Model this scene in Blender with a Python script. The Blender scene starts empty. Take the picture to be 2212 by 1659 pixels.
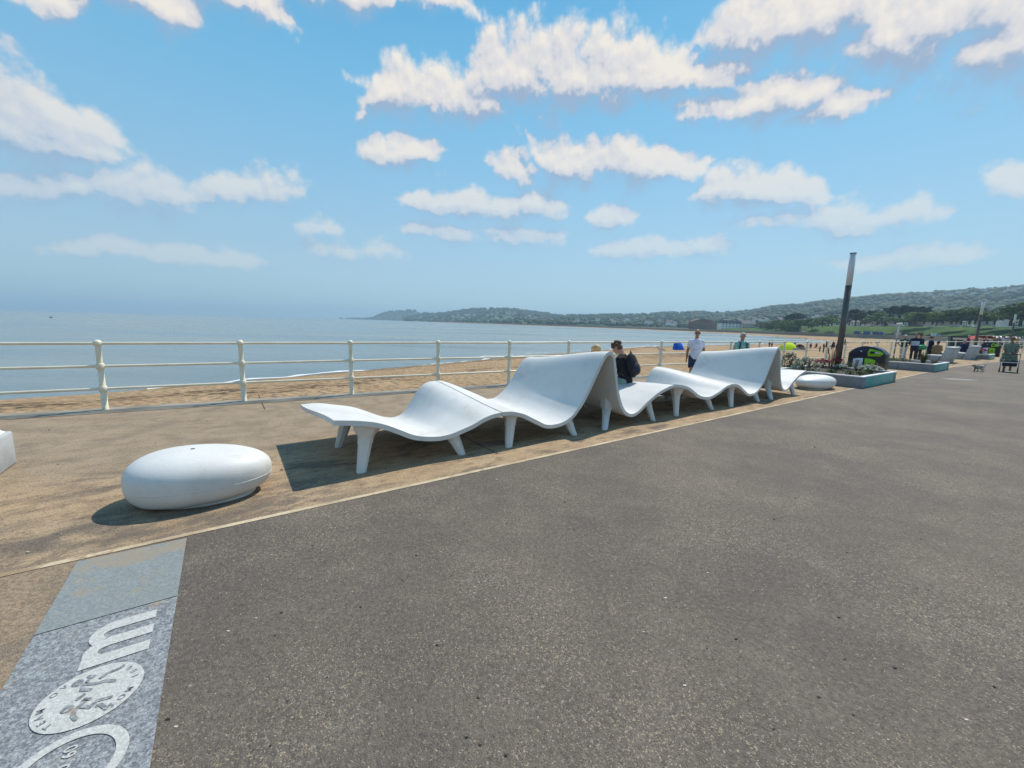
import bpy, bmesh, math, random
from mathutils import Vector, Matrix, noise
from mathutils.bvhtree import BVHTree
R = math.radians
rnd = random.Random(7)
S = bpy.context.scene
COL = S.collection

# ------------------------------------------------------------------ camera
CAM_H = 1.73
PITCH, ROLL, FPX = R(8.46), R(1.5), 887.0          # focal length in pixels of a 2212 px wide frame
_F = Vector((0, math.cos(PITCH), -math.sin(PITCH)))
_R0 = Vector((1, 0, 0)); _U0 = Vector((0, math.sin(PITCH), math.cos(PITCH)))
_R = math.cos(ROLL) * _R0 + math.sin(ROLL) * _U0
_U = -math.sin(ROLL) * _R0 + math.cos(ROLL) * _U0
EYE = Vector((0, 0, CAM_H))
cam_d = bpy.data.cameras.new('camera'); cam = bpy.data.objects.new('camera', cam_d); COL.objects.link(cam)
cam_d.sensor_width = 36; cam_d.lens = 36 * FPX / 2212; cam_d.clip_start = .05; cam_d.clip_end = 30000
M = Matrix.Identity(4)
for i in range(3):
    M[i][0], M[i][1], M[i][2] = _R[i], _U[i], -_F[i]
M[0][3], M[1][3], M[2][3] = EYE
cam.matrix_world = M
S.camera = cam

def ray(x, y): return _F + _R * ((x - 1106) / FPX) - _U * ((y - 829.5) / FPX)
def gp(x, y, z=0.0):                                # the point at height z seen at photo pixel x, y
    d = ray(x, y); return EYE + d * ((z - CAM_H) / d.z)
def at(x, y, Y):                                    # the point Y metres ahead seen at photo pixel x, y
    d = ray(x, y); return EYE + d * (Y / d.y)

# ------------------------------------------------------------------ sun, sky, exposure
SUN_EL, SUN_AZ = R(56), R(40)                       # azimuth to the right of straight ahead
sun_d = bpy.data.lights.new('sun', 'SUN'); sun = bpy.data.objects.new('sun', sun_d); COL.objects.link(sun)
sun_d.energy = 4.4; sun_d.angle = R(0.8); sun_d.color = (1.0, .935, .84)
sdir = Vector((math.sin(SUN_AZ) * math.cos(SUN_EL), math.cos(SUN_AZ) * math.cos(SUN_EL), math.sin(SUN_EL)))
sun.rotation_euler = sdir.to_track_quat('Z', 'Y').to_euler()
S.view_settings.view_transform = 'Standard'; S.view_settings.look = 'None'
S.view_settings.exposure = 0.10; S.view_settings.gamma = 1.0; S.view_settings.use_curve_mapping = False
S.render.engine = 'CYCLES'
S.cycles.use_denoising = True
S.cycles.max_bounces = 6; S.cycles.volume_bounces = 0; S.cycles.transparent_max_bounces = 6
S.cycles.diffuse_bounces = 2; S.cycles.glossy_bounces = 3

W = bpy.data.worlds.new('World'); S.world = W; W.use_nodes = True
wt = W.node_tree; wt.nodes.clear()
W.cycles.sampling_method = 'MANUAL'; W.cycles.sample_map_resolution = 512

class NT:
    """tiny helper for building node trees"""
    def __init__(s, t): s.t = t
    def n(s, typ, **kw):
        nd = s.t.nodes.new(typ)
        for k, v in kw.items(): setattr(nd, k, v)
        return nd
    def put(s, sock, v):
        if isinstance(v, bpy.types.NodeSocket): s.t.links.new(v, sock)
        elif v is not None: sock.default_value = v
    def m(s, op, a, b=None, c=None, clamp=False):
        nd = s.n('ShaderNodeMath', operation=op); nd.use_clamp = clamp
        s.put(nd.inputs[0], a); s.put(nd.inputs[1], b); s.put(nd.inputs[2], c)
        return nd.outputs[0]
    def v(s, op, a, b=None, c=None, scale=None):
        nd = s.n('ShaderNodeVectorMath', operation=op)
        s.put(nd.inputs[0], a); s.put(nd.inputs[1], b)
        if c is not None: s.put(nd.inputs[2], c)
        if scale is not None: s.put(nd.inputs['Scale'], scale)
        return nd.outputs['Value'] if op in ('LENGTH', 'DOT_PRODUCT') else nd.outputs[0]
    def mix(s, f, a, b, blend='MIX'):
        nd = s.n('ShaderNodeMix', data_type='RGBA', blend_type=blend)
        s.put(nd.inputs[0], f); s.put(nd.inputs[6], a); s.put(nd.inputs[7], b)
        return nd.outputs[2]
    def rng(s, v, a, b, c=0.0, d=1.0, smooth=True):
        nd = s.n('ShaderNodeMapRange', interpolation_type='SMOOTHSTEP' if smooth else 'LINEAR')
        s.put(nd.inputs[0], v)
        for i, q in enumerate((a, b, c, d)): s.put(nd.inputs[1 + i], q)
        return nd.outputs[0]
    def noise(s, vec, scale, detail=4, rough=.55, dist=0.0, color=False):
        nd = s.n('ShaderNodeTexNoise'); s.put(nd.inputs['Vector'], vec)
        nd.inputs['Scale'].default_value = scale; nd.inputs['Detail'].default_value = detail
        nd.inputs['Roughness'].default_value = rough; nd.inputs['Distortion'].default_value = dist
        return nd.outputs['Color' if color else 'Fac']
    def voro(s, vec, scale, feature='F1', detail=0, out='Distance', smooth=None, rand=1.0):
        nd = s.n('ShaderNodeTexVoronoi', feature=feature); s.put(nd.inputs['Vector'], vec)
        nd.inputs['Scale'].default_value = scale; nd.inputs['Detail'].default_value = detail
        nd.inputs['Randomness'].default_value = rand
        if smooth is not None and 'Smoothness' in nd.inputs: nd.inputs['Smoothness'].default_value = smooth
        return nd.outputs[out]
    def xyz(s, x, y, z=0.0):
        nd = s.n('ShaderNodeCombineXYZ'); s.put(nd.inputs[0], x); s.put(nd.inputs[1], y); s.put(nd.inputs[2], z)
        return nd.outputs[0]
    def sep(s, v):
        nd = s.n('ShaderNodeSeparateXYZ'); s.put(nd.inputs[0], v); return nd.outputs

def lin(r, g, b):
    f = lambda c: ((c / 255 + .055) / 1.055) ** 2.4 if c > 10 else c / 255 / 12.92
    return (f(r), f(g), f(b), 1.0)

# cumulus clouds: centre x, centre y, half width, height above, depth below (photo pixels), strength
CLOUDS = [
 (70,-12,170,60,48,.9),(300,-14,170,60,50,.9),(520,-12,170,60,46,.8),(740,-14,170,60,36,.7),(930,-16,130,50,28,.6),(60,290,175,185,75,1),(170,260,90,80,60,.9),(285,300,38,30,25,.6),(125,140,34,22,20,.35),
 (70,415,140,58,42,.85),(330,412,135,66,48,.95),(460,405,95,45,40,.8),(610,420,95,66,45,.9),(50,532,78,26,22,.6),(265,512,26,14,14,.45),
 (430,556,170,24,22,.45),(700,495,70,24,22,.45),(790,185,62,82,60,1),(930,205,170,80,48,1),(1110,160,130,115,85,1),(1235,165,160,135,80,1),
 (1390,160,110,95,70,.95),(1450,185,60,50,40,.7),(835,332,92,62,38,1),(960,322,30,22,20,.45),(945,375,45,20,18,.35),(1115,365,70,55,42,.95),(1230,360,95,80,45,1),(1340,350,110,72,50,.95),
 (1440,375,70,38,36,.8),(1480,170,62,52,36,.9),(1575,160,72,52,44,.9),(1500,225,105,42,38,1),(1690,205,110,60,60,1),(1830,225,125,42,44,.95),
 (1620,55,150,125,75,1),(1780,40,200,140,105,1),(1990,50,220,150,125,1),(2200,90,200,170,110,1),(1610,400,140,60,42,.95),(1720,420,90,35,30,.7),
 (2120,400,88,46,36,.95),(2230,412,90,40,34,.9),(1080,445,190,48,34,.75),(1330,468,72,38,32,.8),(1700,470,150,34,30,.6),(1880,475,130,52,36,.75),(2020,455,90,40,34,.65),
 (1370,540,130,28,24,.5),(1530,525,90,38,30,.5),(1040,500,200,28,26,.5),(1960,560,220,26,26,.35),(780,540,160,24,24,.3),
]
w = NT(wt)
gen = w.n('ShaderNodeTexCoord').outputs['Generated']
gx, gy, gz = w.sep(gen)
az = w.m('ARCTAN2', gx, gy); el = w.m('ARCSINE', gz)
azw = w.m('SUBTRACT', w.m('PINGPONG', w.m('ADD', az, 1.05), 2.1), 1.05)
P0 = w.xyz(azw, el)
_wn = w.n('ShaderNodeTexNoise', noise_dimensions='2D'); w.put(_wn.inputs['Vector'], P0); _wn.inputs['Scale'].default_value = 9; _wn.inputs['Detail'].default_value = 4; _wn.inputs['Roughness'].default_value = .55
w1 = w.v('SCALE', w.v('SUBTRACT', _wn.outputs['Color'], (.5, .5, .5)), scale=.032)
P1 = w.v('ADD', P0, w1)

def az_el(x, y):
    d = ray(x, y).normalized(); return math.atan2(d.x, d.y), math.asin(d.z)

# the clouds stand in rows; each row is one ramp over azimuth: height above, depth below, strength, base elevation
AZ0, AZ1, EL0 = -1.12, 1.12, .8
def cloud_rows():
    items = []
    for (cx, cy, a, u, dn, st) in CLOUDS:
        a0, e0 = az_el(cx, cy)
        aw = abs(az_el(cx + a, cy)[0] - az_el(cx - a, cy)[0]) / 2
        items.append((e0, a0, aw, abs(az_el(cx, cy - u)[1] - e0), abs(az_el(cx, cy + dn)[1] - e0), st))
    items.sort(key=lambda t: -t[0])
    rows = []
    for it in items:                                   # first row where it meets nothing at a very different height
        for r in rows:
            if all(abs(it[0] - o[0]) < .035 or abs(it[1] - o[1]) > it[2] + o[2] + .03 for o in r): r.append(it); break
        else: rows.append([it])
    return rows
ROWS = cloud_rows()
def row_stops(r, n=32):
    st = []
    for i in range(n):
        az_ = AZ0 + (AZ1 - AZ0) * i / (n - 1)
        top = dn = s_ = 0; bw = bs = 0
        for (e0, a0, aw, eu, ed, g) in r:
            q = max(0, 1 - ((az_ - a0) / (aw * 1.08)) ** 2) ** .5
            top = max(top, eu * q); dn = max(dn, ed * q); s_ = max(s_, .72 + .28 * g if q > 0 else 0)
            wgt = (q + .02) ** 2 / (.03 + max(0, abs(az_ - a0) - aw)) ** 3 ; bw += wgt; bs += wgt * e0
        st.append((i / (n - 1), (min(1, top * 3), min(1, dn * 3.9), s_, max(0, bs / bw / EL0))))
    return st
RAMPS = [row_stops(r) for r in ROWS]

def cloud_field(P):
    F = None
    px_, py_, _ = w.sep(P)
    t = w.m('DIVIDE', w.m('SUBTRACT', px_, AZ0), AZ1 - AZ0)
    for st in RAMPS:
        rp = w.n('ShaderNodeValToRGB'); cr = rp.color_ramp; cr.interpolation = 'B_SPLINE'
        while len(cr.elements) < len(st): cr.elements.new(.5)
        for e, (p, c) in zip(cr.elements, st): e.position = p; e.color = c
        w.put(rp.inputs[0], t if F is None else w.m('MULTIPLY_ADD', F, 1e-7, t))
        h, dn, g = w.sep(rp.outputs[0])
        dy = w.m('MULTIPLY_ADD', rp.outputs[1], -EL0, py_)
        q = w.m('MAXIMUM', w.m('DIVIDE', dy, w.m('MULTIPLY_ADD', h, 1 / 3, .012)), w.m('DIVIDE', dy, w.m('MULTIPLY_ADD', dn, -1 / 3, -.016)))
        f = w.m('MULTIPLY_ADD', w.m('SUBTRACT', 2.0, q), g, -1.0)
        F = f if F is None else w.m('SMOOTH_MAX', F, f, .12)
    return w.m('MAXIMUM', F, -1.0)

def billow(P):
    vn = w.n('ShaderNodeTexVoronoi', feature='F1', voronoi_dimensions='2D'); w.put(vn.inputs['Vector'], P)
    vn.inputs['Scale'].default_value = 14; vn.inputs['Detail'].default_value = 3.0; vn.inputs['Roughness'].default_value = .52
    vn.inputs['Lacunarity'].default_value = 2.2
    nn = w.n('ShaderNodeTexNoise', noise_dimensions='2D'); w.put(nn.inputs['Vector'], P)
    nn.inputs['Scale'].default_value = 26; nn.inputs['Detail'].default_value = 6; nn.inputs['Roughness'].default_value = .6
    return w.m('ADD', w.m('MULTIPLY', w.m('SUBTRACT', .46, vn.outputs['Distance']), .85), w.m('MULTIPLY', w.m('SUBTRACT', nn.outputs['Fac'], .5), .42))

def dens(P, Pb): return w.m('ADD', w.m('MULTIPLY_ADD', cloud_field(P), 1.35, .34), billow(Pb))
D0 = dens(P1, P0)
D1 = dens(w.v('ADD', P1, (.012, .034, 0)), w.v('ADD', P0, (.005, .014, 0)))
el_c = el
dd = w.m('SUBTRACT', D0, D1)
alpha = w.m('MULTIPLY', w.rng(w.m('DIVIDE', D0, w.rng(dd, -.40, .25, 1.4, .75)), .0, 1.0), w.rng(el, .10, .42, .40, 1.0))
core = w.rng(D0, .1, 1.1)
lit = w.m('ADD', w.rng(dd, -.55, .95, smooth=False), w.m('MULTIPLY', core, -.08))
shade = w.mix(w.rng(lit, .10, .50), lin(164, 184, 212), lin(232, 229, 231))
shade = w.mix(w.rng(lit, .44, .92), shade, lin(255, 247, 236))
sky = w.n('ShaderNodeTexSky', sky_type='NISHITA')
sky.sun_disc = False; sky.sun_elevation = SUN_EL; sky.sun_rotation = SUN_AZ
sky.air_density = 1.0; sky.dust_density = .6; sky.ozone_density = 1.0
SKY_STR = .12; NOCL = .97
tinted = w.mix(1.0, sky.outputs[0], (.84, 1.22, 1.20, 1), 'MULTIPLY')
gr = w.n('ShaderNodeValToRGB'); gcr = gr.color_ramp
GRAD = [(0, (163, 188, 207)), (.11, (165, 192, 213)), (.22, (153, 192, 219)), (.32, (136, 189, 223)), (.47, (112, 182, 222)), (.63, (80, 165, 214)), (1.0, (66, 146, 208))]
while len(gcr.elements) < len(GRAD): gcr.elements.new(.5)
for e, (p, c) in zip(gcr.elements, GRAD): e.position = p; e.color = lin(*c)
w.put(gr.inputs[0], el)
tinted = w.mix(.78, tinted, w.v('SCALE', gr.outputs[0], scale=1 / SKY_STR))
cl_col = w.v('SCALE', shade, scale=.86 / SKY_STR)
final = w.mix(w.m('MULTIPLY', alpha, NOCL), tinted, cl_col)
bg = w.n('ShaderNodeBackground'); w.put(bg.inputs[0], final); bg.inputs[1].default_value = SKY_STR
out = w.n('ShaderNodeOutputWorld'); wt.links.new(bg.outputs[0], out.inputs[0])

# ------------------------------------------------------------------ mesh helpers
class MB:
    """collects faces; build() links them as ONE mesh object"""
    def __init__(s): s.v = []; s.f = []; s.mi = []; s.cur = 0; s.uv = None
    def add(s, vs, fs):
        b = len(s.v); s.v += [tuple(v) for v in vs]
        for f in fs: s.f.append([b + i for i in f]); s.mi.append(s.cur)
        return s
    def mat(s, i): s.cur = i; return s
    def box(s, c, d, M=None, taper=1.0):
        x, y, z = d[0] / 2, d[1] / 2, d[2] / 2; vs = []
        for k in (-1, 1):
            t = taper if k > 0 else 1
            vs += [(-x * t, -y * t, k * z), (x * t, -y * t, k * z), (x * t, y * t, k * z), (-x * t, y * t, k * z)]
        vs = [Vector(v) for v in vs]
        if M is not None: vs = [M @ v for v in vs]
        vs = [v + Vector(c) for v in vs]
        return s.add(vs, [(0, 3, 2, 1), (4, 5, 6, 7), (0, 1, 5, 4), (1, 2, 6, 5), (2, 3, 7, 6), (3, 0, 4, 7)])
    def tube(s, pts, rads, n=10, caps=True, flat=1.0):
        pts = [Vector(p) for p in pts]
        if not hasattr(rads, '__len__'): rads = [rads] * len(pts)
        vs = []; fs = []; up = None
        for i, p in enumerate(pts):
            d = (pts[min(i + 1, len(pts) - 1)] - pts[max(i - 1, 0)]).normalized()
            if up is None: up = Vector((0, 0, 1)) if abs(d.z) < .9 else Vector((1, 0, 0))
            a = d.cross(up).normalized(); b = a.cross(d).normalized(); up = b
            rr = rads[i] if hasattr(rads[i], '__len__') else (rads[i], rads[i] * flat)
            vs += [p + a * (rr[0] * math.cos(2 * math.pi * k / n)) + b * (rr[1] * math.sin(2 * math.pi * k / n)) for k in range(n)]
        for i in range(len(pts) - 1):
            for k in range(n):
                fs.append((i * n + k, i * n + (k + 1) % n, (i + 1) * n + (k + 1) % n, (i + 1) * n + k))
        if caps: fs.append(tuple(range(n - 1, -1, -1))); fs.append(tuple((len(pts) - 1) * n + k for k in range(n)))
        return s.add(vs, fs)
    def rings(s, rs, n=12, caps=True):
        """loft of ellipses (cx, cy, cz, rx, ry)"""
        vs = []; fs = []
        for (x, y, z, a, b) in rs: vs += [(x + a * math.cos(2 * math.pi * k / n), y + b * math.sin(2 * math.pi * k / n), z) for k in range(n)]
        for i in range(len(rs) - 1):
            for k in range(n): fs.append((i * n + k, i * n + (k + 1) % n, (i + 1) * n + (k + 1) % n, (i + 1) * n + k))
        if caps: fs.append(tuple(range(n - 1, -1, -1))); fs.append(tuple((len(rs) - 1) * n + k for k in range(n)))
        return s.add(vs, fs)
    def ball(s, c, r, n=10, m=7, M=None, f=None):
        r = r if hasattr(r, '__len__') else (r, r, r); vs = []; fs = []
        for i in range(m + 1):
            t = math.pi * i / m
            for k in range(n):
                a = 2 * math.pi * k / n
                v = Vector((r[0] * math.sin(t) * math.cos(a), r[1] * math.sin(t) * math.sin(a), r[2] * math.cos(t)))
                if f: v = v * f(v)
                if M is not None: v = M @ v
                vs.append(v + Vector(c))
        for i in range(m):
            for k in range(n): fs.append((i * n + k, (i + 1) * n + k, (i + 1) * n + (k + 1) % n, i * n + (k + 1) % n))
        return s.add(vs, fs)
    def prism(s, poly, z0, z1, M=None):
        n = len(poly); vs = [Vector((x, y, z0)) for x, y in poly] + [Vector((x, y, z1)) for x, y in poly]
        if M is not None: vs = [M @ v for v in vs]
        return s.add(vs, [tuple(range(n - 1, -1, -1)), tuple(range(n, 2 * n))] + [(i, (i + 1) % n, n + (i + 1) % n, n + i) for i in range(n)])
    def grid(s, rows, flip=False):
        h, wd = len(rows), len(rows[0]); vs = [v for r in rows for v in r]; fs = []
        for i in range(h - 1):
            for j in range(wd - 1):
                q = (i * wd + j, i * wd + j + 1, (i + 1) * wd + j + 1, (i + 1) * wd + j)
                fs.append(q[::-1] if flip else q)
        return s.add(vs, fs)
    def mesh(s, name, mats):
        me = bpy.data.meshes.new(name); me.from_pydata(s.v, [], s.f)
        for m_ in (mats if isinstance(mats, (list, tuple)) else [mats]): me.materials.append(m_)
        me.polygons.foreach_set('material_index', s.mi); me.update()
        return me
    def build(s, name, mats, parent=None, smooth=False, loc=None):
        me = s.mesh(name, mats)
        if smooth: me.polygons.foreach_set('use_smooth', [True] * len(me.polygons))
        o = bpy.data.objects.new(name, me); COL.objects.link(o)
        if parent: o.parent = parent
        if loc is not None: o.location = loc
        return o

def sharp(o, ang=40):
    me = o.data
    bm = bmesh.new(); bm.from_mesh(me)
    for e in bm.edges:
        e.smooth = not (len(e.link_faces) != 2 or e.calc_face_angle(0) > R(ang))
    for f in bm.faces: f.smooth = True
    bm.to_mesh(me); bm.free(); return o
def bevel(o, wdt, seg=2, ang=40):
    me = o.data; bm = bmesh.new(); bm.from_mesh(me)
    bmesh.ops.recalc_face_normals(bm, faces=bm.faces)
    es = [e for e in bm.edges if len(e.link_faces) == 2 and e.calc_face_angle(0) > R(ang)]
    bmesh.ops.bevel(bm, geom=es, offset=wdt, segments=seg, affect='EDGES', profile=.5)
    for f in bm.faces: f.smooth = True
    for e in bm.edges: e.smooth = not (len(e.link_faces) != 2 or e.calc_face_angle(0) > R(50))
    bm.to_mesh(me); bm.free(); return o

def tag(o, label=None, cat=None, group=None, kind=None):
    for k, v in (('label', label), ('category', cat), ('group', group), ('kind', kind)):
        if v: o[k] = v
    return o
def thing(name, label, cat, loc=(0, 0, 0), rz=0.0, group=None, scale=1.0):
    o = bpy.data.objects.new(name, None); COL.objects.link(o); o.empty_display_size = .1
    o.location = loc; o.rotation_euler = (0, 0, rz); o.scale = (scale,) * 3
    return tag(o, label, cat, group)
def dup(root, loc, rz=0.0, label=None, group=None, scale=None):
    r = root.copy(); COL.objects.link(r); r.location = loc; r.rotation_euler = (0, 0, rz)
    if scale: r.scale = scale if hasattr(scale, '__len__') else (scale,) * 3
    if label: r['label'] = label
    if group: r['group'] = group
    for ch in list(root.children):
        c = ch.copy(); COL.objects.link(c); c.parent = r
        for g in list(ch.children):
            d = g.copy(); COL.objects.link(d); d.parent = c
    return r

# ------------------------------------------------------------------ materials
def mat(name, col, rough=.6, var=.12, vscale=3.0, col2=None, bump=0.0, bscale=30.0, spec=.4, metal=0.0, trans=0.0, fine=0.0, fscale=120.0):
    m = bpy.data.materials.new(name); m.use_nodes = True; t = NT(m.node_tree)
    b = m.node_tree.nodes['Principled BSDF']
    P = t.n('ShaderNodeTexCoord').outputs['Object']
    c1 = tuple(col) + (1,) if len(col) == 3 else col
    c2 = (tuple(col2) + (1,))[:4] if col2 else tuple(c * (1 - var * 2) for c in c1[:3]) + (1,)
    f = t.rng(t.noise(P, vscale, 5, .6), .35, .68)
    c = t.mix(f, c1, c2)
    if fine:
        g = t.rng(t.noise(P, fscale, 2, .7), .3, .7, 1 - fine, 1 + fine, smooth=False)
        c = t.v('SCALE', c, scale=g)
    t.put(b.inputs['Base Color'], c)
    t.put(b.inputs['Roughness'], t.rng(t.noise(P, vscale * 2.3, 3), .3, .7, max(0, rough - .06), min(1, rough + .06)))
    b.inputs['Metallic'].default_value = metal; b.inputs['Specular IOR Level'].default_value = spec
    if bump:
        bp = t.n('ShaderNodeBump'); bp.inputs['Strength'].default_value = bump; bp.inputs['Distance'].default_value = .02
        t.put(bp.inputs['Height'], t.noise(P, bscale, 4, .6)); t.put(b.inputs['Normal'], bp.outputs[0])
    if trans:
        b.inputs['Transmission Weight'].default_value = trans
    return m

def leafmat(name, col, col2, var2=None):
    m = bpy.data.materials.new(name); m.use_nodes = True; t = NT(m.node_tree); b = m.node_tree.nodes['Principled BSDF']
    P = t.n('ShaderNodeTexCoord').outputs['Object']
    rn = t.n('ShaderNodeObjectInfo').outputs['Random']
    geo = t.n('ShaderNodeNewGeometry').outputs['Random Per Island']
    c = t.mix(geo, tuple(col) + (1,), tuple(col2) + (1,))
    c = t.v('SCALE', c, scale=t.rng(rn, 0, 1, .75, 1.25, smooth=False))
    t.put(b.inputs['Base Color'], c); b.inputs['Roughness'].default_value = .7; b.inputs['Specular IOR Level'].default_value = .2
    tr = t.n('ShaderNodeBsdfTranslucent'); t.put(tr.inputs[0], c)
    mx = t.n('ShaderNodeMixShader'); mx.inputs[0].default_value = .25
    m.node_tree.links.new(b.outputs[0], mx.inputs[1]); m.node_tree.links.new(tr.outputs[0], mx.inputs[2])
    m.node_tree.links.new(mx.outputs[0], m.node_tree.nodes['Material Output'].inputs[0])
    return m

# --- pavement asphalt: brown-grey binder with pale chips worn through
def mat_asphalt():
    m = bpy.data.materials.new('asphalt'); m.use_nodes = True; t = NT(m.node_tree); b = m.node_tree.nodes['Principled BSDF']
    P = t.n('ShaderNodeTexCoord').outputs['Object']
    big = t.noise(P, .55, 5, .6); mid = t.noise(P, 2.4, 5, .65); fine = t.noise(P, 38, 3, .7)
    base = t.mix(t.rng(big, .35, .65), (.108, .090, .074, 1), (.130, .106, .084, 1))
    base = t.mix(t.m('MULTIPLY', t.rng(mid, .45, .75), .55), base, (.175, .145, .114, 1))
    base = t.mix(t.m('MULTIPLY', t.rng(t.noise(P, 1.1, 6, .7, .6), .58, .74), .30), base, (.080, .072, .065, 1))
    grain = t.rng(fine, .30, .72, .70, 1.30, smooth=False)
    base = t.v('SCALE', base, scale=grain)
    ch = t.voro(P, 120); rr, gg, bb = t.sep(t.voro(P, 120, out='Color'))
    worm = t.noise(P, 92, 2, .6, 1.2)
    thr = t.rng(t.noise(P, .7, 4, .6), .34, .66, .635, .545)
    on = t.rng(t.m('SUBTRACT', worm, thr), .0, .05)
    chip = t.mix(gg, (.25, .195, .130, 1), (.42, .345, .245, 1))
    base = t.mix(t.m('MULTIPLY', on, .85), base, chip)
    dk = t.m('MULTIPLY', t.m('GREATER_THAN', rr, .84), t.rng(ch, .30, .5, .7, 0))
    base = t.mix(dk, base, (.050, .044, .040, 1))
    px_, py_, _z = t.sep(P)                                             # sand trodden over the walk beside the granite band
    sd = t.v('DOT_PRODUCT', P, (-.819, -.574, 0))                       # metres back along the promenade
    sandy = t.m('MULTIPLY', t.rng(t.m('MULTIPLY_ADD', t.m('SUBTRACT', t.noise(P, 2.2, 5, .65), .5), .5, sd), .50, .86), t.rng(t.noise(P, 5, 5, .7), .28, .58, .35, 1.0))
    base = t.mix(t.m('MULTIPLY', sandy, .8), base, t.mix(t.rng(t.noise(P, 40, 3, .7), .35, .65), (.22, .155, .098, 1), (.36, .265, .17, 1)))
    track = t.m('MULTIPLY', t.rng(t.noise(t.xyz(t.m('MULTIPLY', t.v('DOT_PRODUCT', P, (.819, .574, 0)), .12), t.v('DOT_PRODUCT', P, (-.574, .819, 0))), 3.2, 4, .6, .3), .60, .72), .18)
    base = t.mix(track, base, (.090, .086, .082, 1))
    t.put(b.inputs['Base Color'], base); b.inputs['Roughness'].default_value = .82; b.inputs['Specular IOR Level'].default_value = .25
    bp = t.n('ShaderNodeBump'); bp.inputs['Strength'].default_value = .55; bp.inputs['Distance'].default_value = .006
    t.put(bp.inputs['Height'], t.m('ADD', t.m('MULTIPLY', ch, -1.0), t.m('MULTIPLY', fine, .8))); t.put(b.inputs['Normal'], bp.outputs[0])
    return m

# --- the strip by the sea wall: exposed aggregate concrete under blown sand, stained along the promenade
PD = Vector((.819, .574, 0)).normalized(); PN = Vector((-PD.y, PD.x, 0))   # along the promenade, and seaward
def mat_strip():
    m = bpy.data.materials.new('sandy_concrete'); m.use_nodes = True; t = NT(m.node_tree); b = m.node_tree.nodes['Principled BSDF']
    P = t.n('ShaderNodeTexCoord').outputs['Object']
    u = t.v('DOT_PRODUCT', P, tuple(PD)); v = t.v('DOT_PRODUCT', P, tuple(PN))
    Q = t.xyz(t.m('MULTIPLY', u, .8), t.m('MULTIPLY', v, 1.5))
    fine = t.noise(P, 60, 3, .7); st = t.noise(Q, 1.5, 6, .65, .4); st2 = t.noise(Q, 5.5, 5, .65)
    base = t.mix(t.rng(t.noise(P, .7, 4, .6), .35, .65), (.345, .242, .143, 1), (.415, .298, .185, 1))
    base = t.mix(t.rng(st2, .44, .72), base, (.23, .163, .102, 1))
    base = t.mix(t.m('MULTIPLY', t.rng(st, .50, .66), .75), base, (.115, .094, .077, 1))
    near = t.m('MULTIPLY', t.rng(t.m('ABSOLUTE', t.m('SUBTRACT', v, 4.35)), .25, .85, 1, 0), t.rng(u, .4, 1.6, 1, 0))   # sand scuffed away by the kerb
    base = t.mix(t.m('MULTIPLY', near, t.rng(t.noise(Q, 3.4, 6, .68, .3), .40, .60, .15, .80)), base, (.135, .110, .088, 1))
    sea_side = t.rng(v, 5.3, 6.6)                                        # towards the wall the sand thins to grey concrete
    base = t.mix(t.m('MULTIPLY', sea_side, .75), base, t.mix(t.rng(t.noise(P, 3, 5), .4, .65), (.29, .228, .160, 1), (.21, .168, .122, 1)))
    vo = t.voro(P, 120, out='Color'); r_, g_, b_ = t.sep(vo)
    base = t.v('SCALE', base, scale=t.m('MULTIPLY', t.rng(fine, .3, .7, .78, 1.22, smooth=False), t.rng(r_, 0, 1, .82, 1.18, smooth=False)))
    spot = t.m('MULTIPLY', t.m('GREATER_THAN', g_, .975), .8)
    base = t.mix(spot, base, (.05, .045, .04, 1))
    t.put(b.inputs['Base Color'], base); b.inputs['Roughness'].default_value = .9; b.inputs['Specular IOR Level'].default_value = .15
    bp = t.n('ShaderNodeBump'); bp.inputs['Strength'].default_value = .5; bp.inputs['Distance'].default_value = .008
    t.put(bp.inputs['Height'], t.m('ADD', fine, t.m('MULTIPLY', st2, 1.2))); t.put(b.inputs['Normal'], bp.outputs[0])
    return m

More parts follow.
